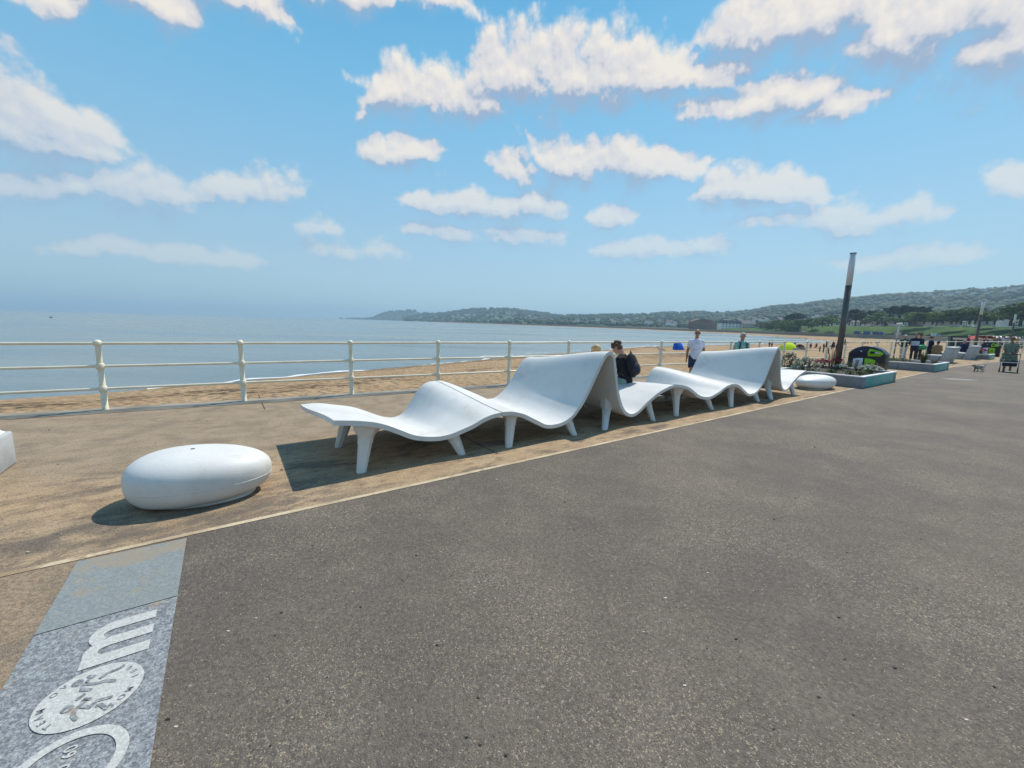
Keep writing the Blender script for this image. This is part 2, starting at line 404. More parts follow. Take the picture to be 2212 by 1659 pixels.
def mat_beach():
    m = bpy.data.materials.new('beach_sand'); m.use_nodes = True; t = NT(m.node_tree); b = m.node_tree.nodes['Principled BSDF']
    tc = t.n('ShaderNodeTexCoord'); P = tc.outputs['Object']; uv = tc.outputs['UV']
    vx, vy, _ = t.sep(uv)                                                # vy: 0 at the wall, 1 at the waterline
    n1 = t.noise(P, .5, 6, .6); n2 = t.noise(P, 3.2, 5, .6); n3 = t.noise(P, 14, 3, .7)
    base = t.mix(t.rng(n1, .35, .65), (.365, .240, .130, 1), (.44, .300, .175, 1))
    base = t.v('SCALE', base, scale=t.rng(n3, .3, .7, .86, 1.12, smooth=False))
    base = t.mix(t.m('MULTIPLY', t.rng(n2, .54, .64), .6), base, (.23, .155, .09, 1))
    wet = t.rng(t.m('MULTIPLY_ADD', t.noise(P, .25, 4), .10, vy), .97, 1.04)
    weed_v = t.m('MULTIPLY_ADD', t.m('SUBTRACT', t.noise(P, .18, 3), .5), .45, vy)
    band = t.m('MULTIPLY', t.rng(t.m('ABSOLUTE', t.m('SUBTRACT', weed_v, .44)), .0, .05, 1, 0), t.rng(t.noise(P, 1.6, 6, .7), .44, .56))
    band2 = t.m('MULTIPLY', t.rng(t.m('ABSOLUTE', t.m('SUBTRACT', weed_v, .86)), .0, .08, 1, 0), t.rng(t.noise(P, 1.1, 6, .7), .44, .55))
    base = t.mix(t.m('MULTIPLY', t.m('MAXIMUM', band, band2), .85), base, (.045, .03, .018, 1))
    base = t.mix(wet, base, (.14, .095, .062, 1))
    t.put(b.inputs['Base Color'], base); t.put(b.inputs['Roughness'], t.rng(wet, 0, 1, .95, .35)); b.inputs['Specular IOR Level'].default_value = .2
    bp = t.n('ShaderNodeBump'); bp.inputs['Strength'].default_value = 1.0; bp.inputs['Distance'].default_value = .30
    t.put(bp.inputs['Height'], t.m('ADD', t.voro(P, 2.6, 'SMOOTH_F1', smooth=.6), t.m('MULTIPLY', n2, .9))); t.put(b.inputs['Normal'], bp.outputs[0])
    return m

def mat_sea():
    m = bpy.data.materials.new('sea_water'); m.use_nodes = True; t = NT(m.node_tree); b = m.node_tree.nodes['Principled BSDF']
    P = t.n('ShaderNodeTexCoord').outputs['Object']
    big = t.noise(t.v('MULTIPLY', P, (.006, .026, 1)), 1, 6, .65)
    base = t.mix(t.rng(big, .35, .65), (.135, .170, .172, 1), (.235, .265, .258, 1))
    t.put(b.inputs['Base Color'], base); b.inputs['IOR'].default_value = 1.33
    t.put(b.inputs['Roughness'], t.rng(big, .38, .62, .10, .32))
    h = t.m('ADD', t.noise(t.v('MULTIPLY', P, (.35, .8, 1)), 1, 5, .6), t.m('MULTIPLY', t.noise(P, 2.2, 4, .6), .35))
    bp = t.n('ShaderNodeBump'); bp.inputs['Strength'].default_value = .5; bp.inputs['Distance'].default_value = .4
    t.put(bp.inputs['Height'], h); t.put(b.inputs['Normal'], bp.outputs[0])
    return m

def mat_hill(name, a, b_, c_):
    m = bpy.data.materials.new(name); m.use_nodes = True; t = NT(m.node_tree); b = m.node_tree.nodes['Principled BSDF']
    P = t.n('ShaderNodeTexCoord').outputs['Object']
    c = t.mix(t.rng(t.noise(P, .006, 5, .6), .38, .62), a + (1,), b_ + (1,))
    c = t.mix(t.rng(t.noise(P, .011, 6, .6), .56, .66), c, c_ + (1,))
    c = t.v('SCALE', c, scale=t.rng(t.noise(P, .09, 4, .7), .3, .7, .7, 1.3, smooth=False))
    t.put(b.inputs['Base Color'], c); b.inputs['Roughness'].default_value = .95; b.inputs['Specular IOR Level'].default_value = .1
    bp = t.n('ShaderNodeBump'); bp.inputs['Strength'].default_value = .8; bp.inputs['Distance'].default_value = 8
    t.put(bp.inputs['Height'], t.noise(P, .06, 4, .65)); t.put(b.inputs['Normal'], bp.outputs[0])
    return m

def mat_grass():
    m = bpy.data.materials.new('bank_grass'); m.use_nodes = True; t = NT(m.node_tree); b = m.node_tree.nodes['Principled BSDF']
    P = t.n('ShaderNodeTexCoord').outputs['Object']
    c = t.mix(t.rng(t.noise(P, .06, 5, .6), .35, .65), (.030, .074, .012, 1), (.066, .112, .018, 1))
    c = t.mix(t.rng(t.noise(P, .2, 6, .7), .52, .70), c, (.10, .125, .035, 1))
    c = t.v('SCALE', c, scale=t.rng(t.noise(P, 1.5, 3, .7), .3, .7, .75, 1.25, smooth=False))
    t.put(b.inputs['Base Color'], c); b.inputs['Roughness'].default_value = .95; b.inputs['Specular IOR Level'].default_value = .1
    return m

def mat_white():                                                        # fibre concrete of the loungers and pebbles
    m = bpy.data.materials.new('white_concrete'); m.use_nodes = True; t = NT(m.node_tree); b = m.node_tree.nodes['Principled BSDF']
    P = t.n('ShaderNodeTexCoord').outputs['Object']
    c = t.mix(t.rng(t.noise(P, 1.6, 5, .6), .35, .7), (.69, .672, .635, 1), (.62, .602, .565, 1))
    c = t.mix(t.m('MULTIPLY', t.rng(t.noise(P, 2.2, 6, .7, .8), .53, .74), .45), c, (.46, .41, .345, 1))
    c = t.v('SCALE', c, scale=t.rng(t.noise(P, 170, 2, .8), .3, .7, .84, 1.12, smooth=False))
    t.put(b.inputs['Base Color'], c); b.inputs['Roughness'].default_value = .5; b.inputs['Specular IOR Level'].default_value = .35
    bp = t.n('ShaderNodeBump'); bp.inputs['Strength'].default_value = .12; bp.inputs['Distance'].default_value = .004
    t.put(bp.inputs['Height'], t.noise(P, 150, 3, .7)); t.put(b.inputs['Normal'], bp.outputs[0])
    return m

def mat_granite(name, a, b_, amt):
    m = bpy.data.materials.new(name); m.use_nodes = True; t = NT(m.node_tree); b = m.node_tree.nodes['Principled BSDF']
    P = t.n('ShaderNodeTexCoord').outputs['Object']
    c = t.mix(t.rng(t.noise(P, 55, 5, .75), .36, .66), a + (1,), b_ + (1,))
    r_, g_, q_ = t.sep(t.voro(P, 190, out='Color'))
    c = t.v('SCALE', c, scale=t.rng(r_, 0, 1, 1 - amt, 1 + amt, smooth=False))
    v_ = t.v('DOT_PRODUCT', P, (-.574, .819, 0))
    c = t.mix(t.m('MULTIPLY', t.rng(t.m('MULTIPLY_ADD', t.rng(v_, 3.2, 3.95), .18, t.noise(P, 5, 5, .65)), .56, .70), .60), c, (.31, .235, .145, 1))
    t.put(b.inputs['Base Color'], c); b.inputs['Roughness'].default_value = .6
    return m

def mat_railing():
    m = bpy.data.materials.new('cream_paint'); m.use_nodes = True; t = NT(m.node_tree); b = m.node_tree.nodes['Principled BSDF']
    P = t.n('ShaderNodeTexCoord').outputs['Object']
    c = t.mix(t.rng(t.noise(P, 2.5, 4), .35, .65), (.76, .70, .55, 1), (.68, .61, .46, 1))
    c = t.mix(t.rng(t.noise(P, 6, 5, .7), .70, .74), c, (.16, .07, .03, 1))
    t.put(b.inputs['Base Color'], c); b.inputs['Roughness'].default_value = .38
    bp = t.n('ShaderNodeBump'); bp.inputs['Strength'].default_value = .15; bp.inputs['Distance'].default_value = .004
    t.put(bp.inputs['Height'], t.noise(P, 40, 3)); t.put(b.inputs['Normal'], bp.outputs[0])
    return m

X = {}
X['asphalt'] = mat_asphalt(); X['strip'] = mat_strip(); X['beach'] = mat_beach(); X['sea'] = mat_sea(); X['white'] = mat_white()
X['grass'] = mat_grass(); X['rail'] = mat_railing()
X['wall'] = mat('sea_wall_concrete', (.30, .27, .22), .9, .2, 1.2, bump=.4, bscale=8)
X['kerb'] = mat('kerb_stone', (.56, .44, .29), .85, .2, 2.5, col2=(.40, .30, .19), fine=.15)
def mat_kerb():
    m = bpy.data.materials.new('kerb_stone'); m.use_nodes = True; t = NT(m.node_tree); b = m.node_tree.nodes['Principled BSDF']
    P = t.n('ShaderNodeTexCoord').outputs['Object']; u = t.v('DOT_PRODUCT', P, tuple(PD))
    c = t.mix(t.rng(t.noise(P, 2.5, 5, .6), .38, .62), (.56, .45, .30, 1), (.40, .30, .19, 1))
    sand = t.rng(t.m('ADD', t.rng(u, -2.6, .2, .30, -.04), t.noise(P, 4, 5, .7)), .52, .66)
    c = t.mix(sand, c, (.30, .215, .125, 1)); c = t.v('SCALE', c, scale=t.rng(t.noise(P, 60, 3, .7), .3, .7, .8, 1.15, smooth=False))
    t.put(b.inputs['Base Color'], c); b.inputs['Roughness'].default_value = .9
    return m
X['kerb'] = mat_kerb()
X['conc'] = mat('pale_concrete', (.42, .43, .43), .85, .12, 2.0, bump=.3, bscale=40, fine=.1)
X['panel'] = mat('grey_panel', (.235, .245, .265), .6, .12, 2.0, fine=.1)
X['teal'] = mat('teal_panel', (.10, .41, .38), .4, .1, 2.0)
X['rim'] = mat('planter_rim', (.68, .69, .68), .5, .06, 4)
X['soil'] = mat('soil', (.075, .062, .050), .95, .3, 7, bump=.9, bscale=12)
X['pole'] = mat('pole_bronze', (.125, .112, .095), .42, .1, 2, metal=.35)
X['diff'] = mat('lamp_diffuser', (.62, .62, .63), .35, .05, 3)
X['black'] = mat('black_plastic', (.012, .013, .018), .35, .1, 4)
X['navyp'] = mat('navy_plastic', (.010, .014, .06), .35, .1, 4)
X['lime'] = mat('lime_plastic', (.27, .54, .012), .4, .08, 4)
X['poster'] = mat('poster_white', (.62, .68, .76), .5, .05, 6)
X['metal'] = mat('grey_metal', (.30, .31, .33), .35, .1, 5, metal=.6)
X['tyre'] = mat('rubber', (.018, .018, .022), .8, .1, 8)

# ------------------------------------------------------------------ the shore: coast line, sea, beach, wall, pavements
FD = Vector((.859, .512, 0)).normalized(); FN = Vector((-FD.y, FD.x, 0))
F0 = Vector((-7.325, 7.273, 0))
PAIRS = [((-60, -24.2), (-78, -8)), ((-35, -9.3), (-58, 6)), ((-20, -.3), (-45, 14)), ((-7.3, 7.29), (-31, 25)), ((2, 12.83), (-21, 37.5)), ((10, 17.6), (-9.7, 53.6)),
         ((18.5, 22.67), (2.9, 71)), ((28, 28.3), (17, 88)), ((40, 35.5), (38, 115)), ((60, 47.4), (83, 149)), ((110, 84), (117, 175)),
         ((165, 135), (156, 203)), ((215, 190), (185, 255)), ((258, 255), (205, 310)), ((283, 323), (219, 370)), ((290, 390), (229, 440)),
         ((282, 446), (230, 490)), ((268, 518), (226, 550)), ((240, 600), (212, 620)), ((205, 800), (180, 780)), ((60, 1130), (14, 1095)), ((-380, 2000), (-430, 1950))]
def smooth_pts(pts, k=6):
    out = []; n = len(pts)
    for i in range(n - 1):
        p0, p1, p2, p3 = (Vector(pts[max(0, min(n - 1, j))]) for j in (i - 1, i, i + 1, i + 2))
        for q in range(k):
            t = q / k
            out.append(.5 * ((2 * p1) + (p2 - p0) * t + (2 * p0 - 5 * p1 + 4 * p2 - p3) * t * t + (3 * p1 - p0 - 3 * p2 + p3) * t ** 3))
    out.append(Vector(pts[-1])); return out
COAST = smooth_pts([p[0] for p in PAIRS]); WATER = smooth_pts([p[1] for p in PAIRS])
ZSEA = -3.8
def wall_foot(i):
    y = COAST[i].y
    return -1.15 - 1.9 * min(1, max(0, (y - 24) / 220)) ** .7
def coast_off(i, d):                                  # the coast line moved d metres inland
    a, b = COAST[max(0, i - 1)], COAST[min(len(COAST) - 1, i + 1)]; t = (b - a).normalized()
    return COAST[i] + Vector((t.y, -t.x)) * d
NV = 26
rows = []; uvs = []
for i in range(len(COAST)):
    zf = wall_foot(i); r = []
    for j in range(NV + 1):
        v = 1.35 * j / NV; p = COAST[i].lerp(WATER[i], v)
        z = zf + (ZSEA - zf) * min(v, 1) ** 1.7 - max(0, v - 1) * 4
        z += noise.noise(Vector((p.x * .35, p.y * .35, 0))) * .07 * (1 if v < .95 else .2)
        r.append((p.x, p.y, z)); uvs.append((i / 10, v))
    rows.append(r)
mb = MB().grid(rows)
beach = mb.build('beach', X['beach'], smooth=True); tag(beach, kind='structure')
uvl = beach.data.uv_layers.new(name='UVMap')
for lp in beach.data.loops: uvl.data[lp.index].uv = uvs[lp.vertex_index]
BV = BVHTree.FromPolygons(mb.v, mb.f)
def sand_at(x, y):
    h = BV.ray_cast(Vector((x, y, 50)), Vector((0, 0, -1)))[0]; return h.z if h else -2.0
def on_sand(px, py):                                  # the point of the beach seen at photo pixel
    h = BV.ray_cast(EYE + ray(px, py) * 12, ray(px, py).normalized())[0]; return h if h else gp(px, py, -2.5)

# sea: one sheet to the horizon, finer near the shore
sr = [[(x, y, ZSEA) for x in (-14000, -5000, -1500, -500, -150, 0, 150, 500, 1500, 5000, 14000)] for y in (-3000, -500, 0, 60, 200, 500, 1200, 3000, 8000, 16000)]
tag(MB().grid(sr, True).build('sea', X['sea']), kind='structure')
# broken foam along the waterline
X['foam'] = mat('foam_white', (.74, .75, .74), .6, .1, .8)
fm = MB()
for off, wd, thr in ((0.4, 1.0, -.02), (-2.6, .6, .16)):
    i = 0
    for a in range(6, len(WATER) - 8):
        for q in range(10):
            t0, t1 = q / 10, (q + 1) / 10
            p0 = WATER[a].lerp(WATER[a + 1], t0); p1 = WATER[a].lerp(WATER[a + 1], t1)
            n0 = (WATER[a] - COAST[a]).normalized()
            sc_ = 1 + p0.length / 160
            def jit(p, k): return noise.noise(Vector((p.x * .21, p.y * .21, k))) * 1.6 * sc_ ** .5
            def den(p): return noise.noise(Vector((p.x * .10, p.y * .10, 5 + off)))
            if den(p0) < thr: continue
            w0, w1 = (wd * sc_ * (.35 + .9 * abs(noise.noise(Vector((p.x * .5, p.y * .5, 9 + off))))) for p in (p0, p1))
            e0, e1 = off * -1 * sc_ ** .6 + jit(p0, 1), off * -1 * sc_ ** .6 + jit(p1, 1)
            m0, m1 = p0 + n0 * e0, p1 + n0 * e1
            fm.add([(m0.x, m0.y, ZSEA + .025), (m1.x, m1.y, ZSEA + .025), (m1.x + n0.x * w1, m1.y + n0.y * w1, ZSEA + .025), (m0.x + n0.x * w0, m0.y + n0.y * w0, ZSEA + .025)], [(0, 1, 2, 3)])
tag(fm.build('sea_foam', X['foam']), 'broken white foam along the waterline', 'foam', kind='stuff')

# sea wall with its coping
wm = MB()
for i in range(len(COAST) - 1):
    a, b = COAST[i], COAST[i + 1]; ai, bi = coast_off(i, .45), coast_off(i + 1, .45)
    ao, bo = coast_off(i, -.07), coast_off(i + 1, -.07)
    za, zb = wall_foot(i) - .6, wall_foot(i + 1) - .6
    wm.mat(0).add([(a.x, a.y, za), (b.x, b.y, zb), (b.x, b.y, -.12), (a.x, a.y, -.12)], [(3, 2, 1, 0)])
    wm.add([(ao.x, ao.y, -.12), (bo.x, bo.y, -.12), (bo.x, bo.y, .008), (ao.x, ao.y, .008), (ai.x, ai.y, .008), (bi.x, bi.y, .008), (a.x, a.y, -.121), (b.x, b.y, -.121)],
           [(3, 2, 1, 0), (4, 5, 2, 3), (6, 7, 1, 0)])
tag(wm.build('sea_wall', X['wall']), 'low concrete sea wall with a flush coping between the promenade and the sand', 'wall')

# ground sheets: land to the horizon, then the sandy strip and the dark asphalt walk
NC = len(COAST)
lr = [[(*coast_off(i, d).to_tuple(), -.06) for d in (.3, 60)] for i in range(NC)]
X['land'] = mat('land', (.16, .17, .10), .95, .2, .05)
land = MB()
land.grid(lr, True)
far = [coast_off(i, 60) for i in range(NC)]
outer = [Vector((60, -3000))] * 0
for i in range(NC - 1):
    a, b = far[i], far[i + 1]
    oa = Vector((a.x + 9000, a.y - 3000 + a.y * 3)); ob = Vector((b.x + 9000, b.y - 3000 + b.y * 3))
    land.add([(a.x, a.y, -.06), (b.x, b.y, -.06), (ob.x, ob.y, -.06), (oa.x, oa.y, -.06)], [(3, 2, 1, 0)])
tag(land.build('ground', X['land']), kind='structure')

KP0, KP1 = Vector((-3.066, 2.65)), Vector((10.75, 12.70))              # two points of the kerb line
KD = (KP1 - KP0).normalized()
def kerb_pt(i):                                                        # kerb paired with coast point i
    c = COAST[i]
    s_ = (Vector((c.x, c.y)) - KP0).dot(KD); k = KP0 + KD * s_
    f = min(1, max(0, (c.y - 24) / 22))
    return k.lerp(coast_off(i, 5.2), f)
i_end = next(i for i in range(NC) if COAST[i].y > 640)
sheet = MB().grid([[(*coast_off(i, .40).to_tuple(), 0), (*kerb_pt(i).lerp(coast_off(i, .4), .5).to_tuple(), 0), (*kerb_pt(i).to_tuple(), 0)] for i in range(i_end)], True)
tag(sheet.build('promenade', X['strip']), kind='structure')
i0w = 0
walk = MB().grid([[(*(kerb_pt(i)).to_tuple(), .004), (*coast_off(i, 24).to_tuple(), .004), (*coast_off(i, 62 if COAST[i].y < 50 else 26).to_tuple(), .004)] for i in range(i_end)], True)
tag(walk.build('walkway', X['asphalt']), kind='structure')
kb = MB().grid([[(*(kerb_pt(i) + Vector((-KD.y, KD.x)) * .027).to_tuple(), .008), (*(kerb_pt(i) - Vector((-KD.y, KD.x)) * .027).to_tuple(), .008)] for i in range(12, i_end)], True)
tag(kb.build('kerb_strip', X['kerb']), kind='structure')
# expansion joints across the sandy strip
jm = MB(); X['joint'] = mat('dark_joint', (.07, .058, .045), .95, .1, 5)
for px, py in ((905, 838), (562, 862), (1030, 958)):
    g0 = gp(px, py); a = g0 + PN * (1.6 if py > 900 else .6); b = g0 - PN * (.55 if py > 900 else 1.2); e = PD * .008
    jm.add([a - e + Vector((0, 0, .004)), a + e + Vector((0, 0, .004)), b + e + Vector((0, 0, .004)), b - e + Vector((0, 0, .004))], [(3, 2, 1, 0)])
tag(jm.build('pavement_joints', X['joint']), kind='structure')
# a mended pale patch in the asphalt
X['patch'] = mat('patch_mortar', (.30, .29, .27), .9, .15, 3)
g1, g2 = gp(2040, 818.5), gp(2104, 821)
q = (g2 - g1); nrm = Vector((-q.y, q.x, 0)).normalized() * .22
tag(MB().add([g1 - nrm + Vector((0, 0, .008)), g2 - nrm + Vector((0, 0, .008)), g2 + nrm + Vector((0, 0, .008)), g1 + nrm + Vector((0, 0, .008))], [(0, 1, 2, 3)]).build('road_patch', X['patch']), kind='structure')

# ------------------------------------------------------------------ granite slabs with inlaid running mark
X['gran1'] = mat_granite('blue_granite', (.185, .200, .195), (.240, .258, .248), .20)
X['gran2'] = mat_granite('speckled_granite', (.120, .124, .130), (.32, .33, .33), .34)
X['inlay'] = mat_granite('white_inlay', (.40, .395, .36), (.52, .515, .48), .16)
SX, SY = PN, -PD                                                       # reading direction of the mark, and its up
SO = Vector((-1.877, 1.63, 0)) - SX * .0
def sl(x, y, z=0.0): return SO + SX * x + SY * y + Vector((0, 0, z))
MS = Matrix(((SX.x, SY.x, 0, SO.x), (SX.y, SY.y, 0, SO.y), (0, 0, 1, 0), (0, 0, 0, 1)))
def flat(poly, z): return [sl(x, y, z) for x, y in poly]
rel = lambda p: ((Vector(p).to_3d() - SO).dot(SX), (Vector(p).to_3d() - SO).dot(SY))
xj = (rel((-2.535, 1.978))[0] + rel((-2.026, 2.3))[0]) / 2
xt = (rel((-2.527, 3.005))[0] + rel((-3.015, 2.665))[0]) / 2 - .035
y0 = rel((-2.527, 3.005))[1]; y0b = rel((-1.347, 1.341))[1]; y1 = rel((-3.015, 2.665))[1]
ym = (y0 + y0b) / 2
plain = thing('granite_slab', 'plain blue grey granite slab set in the asphalt against the pale kerb line', 'paving slab')
MB().add(flat([(xj + .004, ym), (xt, ym), (xt, y1), (xj + .004, y1)], .008), [(0, 1, 2, 3)]).build('slab_face', X['gran1'], plain)
mark = thing('granite_slab', 'speckled granite slab inlaid with a white letter m, a runners badge and a ring', 'paving slab')
MB().add(flat([(-1.2, ym), (xj - .004, ym), (xj - .004, y1), (-1.2, y1)], .008), [(0, 1, 2, 3)]).build('slab_face', X['gran2'], mark)
def disc(rx, ry, z, cx=0, cy=0, n=48): return [sl(cx + rx * math.cos(2 * math.pi * k / n), cy + ry * math.sin(2 * math.pi * k / n), z) for k in range(n)]
def text_mesh(body, size, bold=0.0):
    cu = bpy.data.curves.new('t', 'FONT'); cu.body = body; cu.size = size; cu.offset = bold; cu.align_x = 'CENTER'; cu.align_y = 'CENTER'; cu.resolution_u = 4
    o = bpy.data.objects.new('t', cu); COL.objects.link(o)
    dg = bpy.context.evaluated_depsgraph_get(); me = bpy.data.meshes.new_from_object(o.evaluated_get(dg))
    vs = [v.co.copy() for v in me.vertices]; fs = [tuple(p.vertices) for p in me.polygons]
    bpy.data.objects.remove(o); bpy.data.meshes.remove(me); return vs, fs
def put_text(mb, body, size, x, y, rot, z, bold=0.0, sx=1.0):
    vs, fs = text_mesh(body, size, bold); c, s_ = math.cos(rot), math.sin(rot)
    mb.add([sl(x + (v.x * sx) * c - v.y * s_, y + (v.x * sx) * s_ + v.y * c, z) for v in vs], fs)
def stroke(mb, pts, w0, z):
    pts = [Vector(p) for p in pts]
    for a, b in zip(pts, pts[1:]):
        d = (b - a).normalized(); nn = Vector((-d.y, d.x)) * w0 / 2
        mb.add([sl(*(a - nn), z), sl(*(b - nn), z), sl(*(b + nn), z), sl(*(a + nn), z)], [(0, 1, 2, 3)]); z += .00004
        mb.add([sl(b.x + w0 / 2 * math.cos(t * .785), b.y + w0 / 2 * math.sin(t * .785), z) for t in range(8)], [tuple(range(8))]); z += .00004
lm = MB()                                                              # the letter m, drawn as one outline
mx, my = rel((-1.95, 2.043))
bx0 = mx - .176
def arch(cx, r0, r1, ytop, n=10): return [(cx + r0 * math.cos(math.pi * k / n), ytop - r0 + r0 * math.sin(math.pi * k / n)) for k in range(n, -1, -1)]
H_ = .262; fy = my
zz = .012
for k in range(3): lm.add(flat([(bx0 + k * .138, fy), (bx0 + k * .138 + .075, fy), (bx0 + k * .138 + .075, fy + H_ - (.078 if k else 0)), (bx0 + k * .138, fy + H_ - (.078 if k else 0))], zz), [(0, 1, 2, 3)])
for k in range(2):
    cx = bx0 + .1065 + k * .138; ro, ri = .1065, .0315
    oy = fy + H_ - ro + .004
    A_ = [(cx + ro * math.cos(math.pi * j / 14), oy + ro * math.sin(math.pi * j / 14)) for j in range(0, 12)]
    B_ = [(cx + ri * math.cos(math.pi * j / 14), oy + ri * 1.6 * math.sin(math.pi * j / 14)) for j in range(0, 12)]
    for j in range(11): lm.add(flat([A_[j], A_[j + 1], B_[j + 1], B_[j]], zz + .0003 * (k + 1)), [(0, 1, 2, 3)])
lm.build('letter', X['inlay'], mark)
bd = MB(); bd.add(disc(.182, .182, .012), [tuple(range(48))]); badge = bd.build('badge', X['inlay'], mark)
kz = 2167 / 580
def zq(x, y):
    p = gp((x / kz + 60) / 1.8229, (y / kz + 2580) / 1.8229); return rel(p)
fg = MB()
for pts in ([(1185, 350), (1090, 350)], [(1110, 380), (1010, 470), (985, 555), (1110, 545)], [(1020, 460), (1190, 455), (1350, 410), (1470, 412)], [(1250, 385), (1350, 305), (1540, 228)], [(1035, 600), (930, 685)],
            [(1000, 690), (1105, 685)], [(1050, 695), (960, 780), (880, 850), (850, 930), (895, 985)], [(960, 795), (1100, 805), (1215, 705), (1410, 655)], [(1185, 790), (1265, 765), (1345, 825)]):
    stroke(fg, [zq(*p) for p in pts], .016, .0145)
for hx, hy in ((930, 447), (772, 832)):
    cx, cy = zq(hx, hy); fg.add(disc(.021, .021, .0145, cx, cy, 18), [tuple(range(18))])
for word, mid, sgn in (('TEAM OV', 90, 1), ('SOM 1000', -90, -1)):
    n = len(word)
    for k, ch in enumerate(word):
        a = R(mid - sgn * (k - (n - 1) / 2) * 15.5)
        if ch != ' ': put_text(fg, ch, .036, .153 * math.cos(a), .153 * math.sin(a), a - R(90) * sgn if sgn > 0 else a + R(90), .0145, .0004)
fg.build('pictogram', X['gran2'], badge)
rg = MB(); rc = (-.386, 0.0)
O_ = disc(.182, .182, .012, *rc); I_ = disc(.143, .143, .012, *rc)
for k in range(48): rg.add([O_[k], O_[(k + 1) % 48], I_[(k + 1) % 48], I_[k]], [(0, 1, 2, 3)])
stroke(rg, [(-.386 + .0, .185), (-.386 + .0, .215)], .05, .0125)
rg.build('ring', X['inlay'], mark)
nm_ = MB(); put_text(nm_, '60', .058, -.386 + .085, .0, R(0), .012, .0008); put_text(nm_, '50', .058, -.386 + .0, .005, R(0), .012, .0008)
nm_.build('numeral', X['inlay'], mark)

# ------------------------------------------------------------------ railing on the sea wall
fence = thing('railing', 'cream painted seaside railing with ball topped posts and three rails along the sea wall', 'railing', (F0.x, F0.y, 0), math.atan2(FD.y, FD.x))
pm = MB()
pm.rings([(0, 0, 0, .052, .052), (0, 0, .02, .052, .052), (0, 0, .025, .046, .046), (0, 0, 1.16, .040, .040)], 14)
pm.ball((0, 0, 1.188), (.064, .064, .066), 16, 10)
for z in (.7845, .3825):
    pm.rings([(0, 0, z - .058, .047, .047), (0, 0, z - .045, .055, .055), (0, 0, z - .02, .064, .064), (0, 0, z + .02, .064, .064), (0, 0, z + .045, .055, .055), (0, 0, z + .058, .046, .046)], 14)
SPC = 2.088; N0, N1 = -3, 36
post0 = None
for k in range(N0, N1 + 1):
    if post0 is None: post0 = sharp(pm.build('post', X['rail'], fence), 50); o = post0
    else: o = post0.copy(); COL.objects.link(o)
    o.location = (k * SPC, -.10, 0)
for z, r in ((1.188, .026), (.7845, .024), (.3825, .024)):
    MB().tube([(k * SPC * 1.0, -.10, z + rnd.uniform(-.004, .004)) for k in range(N0 - 1, N1 + 1)], r, 10).build('rail', X['rail'], fence, smooth=True)
# far picket barrier where the railing ends
pk = thing('picket_barrier', 'white picket barrier beyond the end of the cream railing', 'barrier', tuple(F0 + FD * (SPC * N1 + .3) - FN * .1), math.atan2(FD.y, FD.x) - .02)
for k in range(30): MB().box((k * .34, 0, .62), (.10, .05, 1.24)).build('picket', X['rail'], pk)
for z in (.35, 1.1): MB().box((5, .06, z), (10.2, .05, .09)).build('rail', X['rail'], pk)

# ------------------------------------------------------------------ wave loungers
K = 1.081; LO = Vector((-1.67, 4.45, 0)); NE, FE = -.05, 1.60
PROF = {
 'A': ([(-.27,.61),(-.11,.59),(.01,.57),(.14,.54),(.27,.49),(.41,.42),(.55,.35),(.70,.31),(.86,.29)], [(.86,.29),(1.0,.30),(1.16,.34),(1.30,.38),(1.42,.43),(1.55,.467),(1.70,.485)],
       [(-.34,.48),(-.14,.48),(.07,.44),(.29,.39),(.46,.32),(.63,.24),(.73,.20),(.84,.175)], [(.84,.175),(.92,.18),(1.0,.21),(1.08,.29),(1.17,.42),(1.26,.55),(1.34,.63),(1.43,.668),(1.55,.68)]),
 'B': ([(1.72,.487),(1.85,.48),(1.96,.455),(2.07,.42),(2.19,.36),(2.31,.30),(2.43,.24),(2.55,.22)], [(2.55,.22),(2.68,.225),(2.81,.255),(2.93,.32),(3.02,.41),(3.08,.47),(3.17,.60),(3.27,.76),(3.37,.93),(3.46,1.08),(3.52,1.16),(3.57,1.20),(3.638,1.215)],
       [(1.57,.68),(1.67,.67),(1.85,.605),(2.04,.51),(2.23,.42),(2.40,.345),(2.52,.31)], [(2.52,.31),(2.62,.315),(2.71,.35),(2.85,.45),(2.99,.62),(3.09,.77),(3.18,.89),(3.25,.96),(3.32,.995),(3.42,1.005)]),
 'C': ([(3.645,1.215),(3.69,1.195),(3.73,1.15),(3.765,1.08),(3.79,.98),(3.82,.85),(3.85,.72),(3.89,.58),(3.94,.46),(4.0,.35),(4.09,.25),(4.20,.20),(4.27,.195)], [(4.27,.195),(4.35,.21),(4.45,.26),(4.59,.35),(4.73,.42),(4.88,.49),(5.03,.54),(5.19,.58),(5.335,.60)],
       [(3.425,1.005),(3.49,.985),(3.55,.93),(3.60,.84),(3.66,.70),(3.72,.56),(3.79,.44),(3.88,.34),(4.0,.27),(4.12,.25)], [(4.12,.25),(4.25,.265),(4.42,.32),(4.60,.38),(4.8,.43),(5.0,.465),(5.265,.49)])}
def resample(pts, n):
    cp = [pts[0]] + list(pts) + [pts[-1]]
    dense = smooth_pts(pts, 12); L = [0]
    for a, b in zip(dense, dense[1:]): L.append(L[-1] + (b - a).length)
    out = []; j = 0
    for k in range(n):
        t = L[-1] * k / (n - 1)
        while j < len(L) - 2 and L[j + 1] < t: j += 1
        f = (t - L[j]) / max(1e-9, L[j + 1] - L[j]); out.append(dense[j].lerp(dense[j + 1], min(1, max(0, f))))
    return out
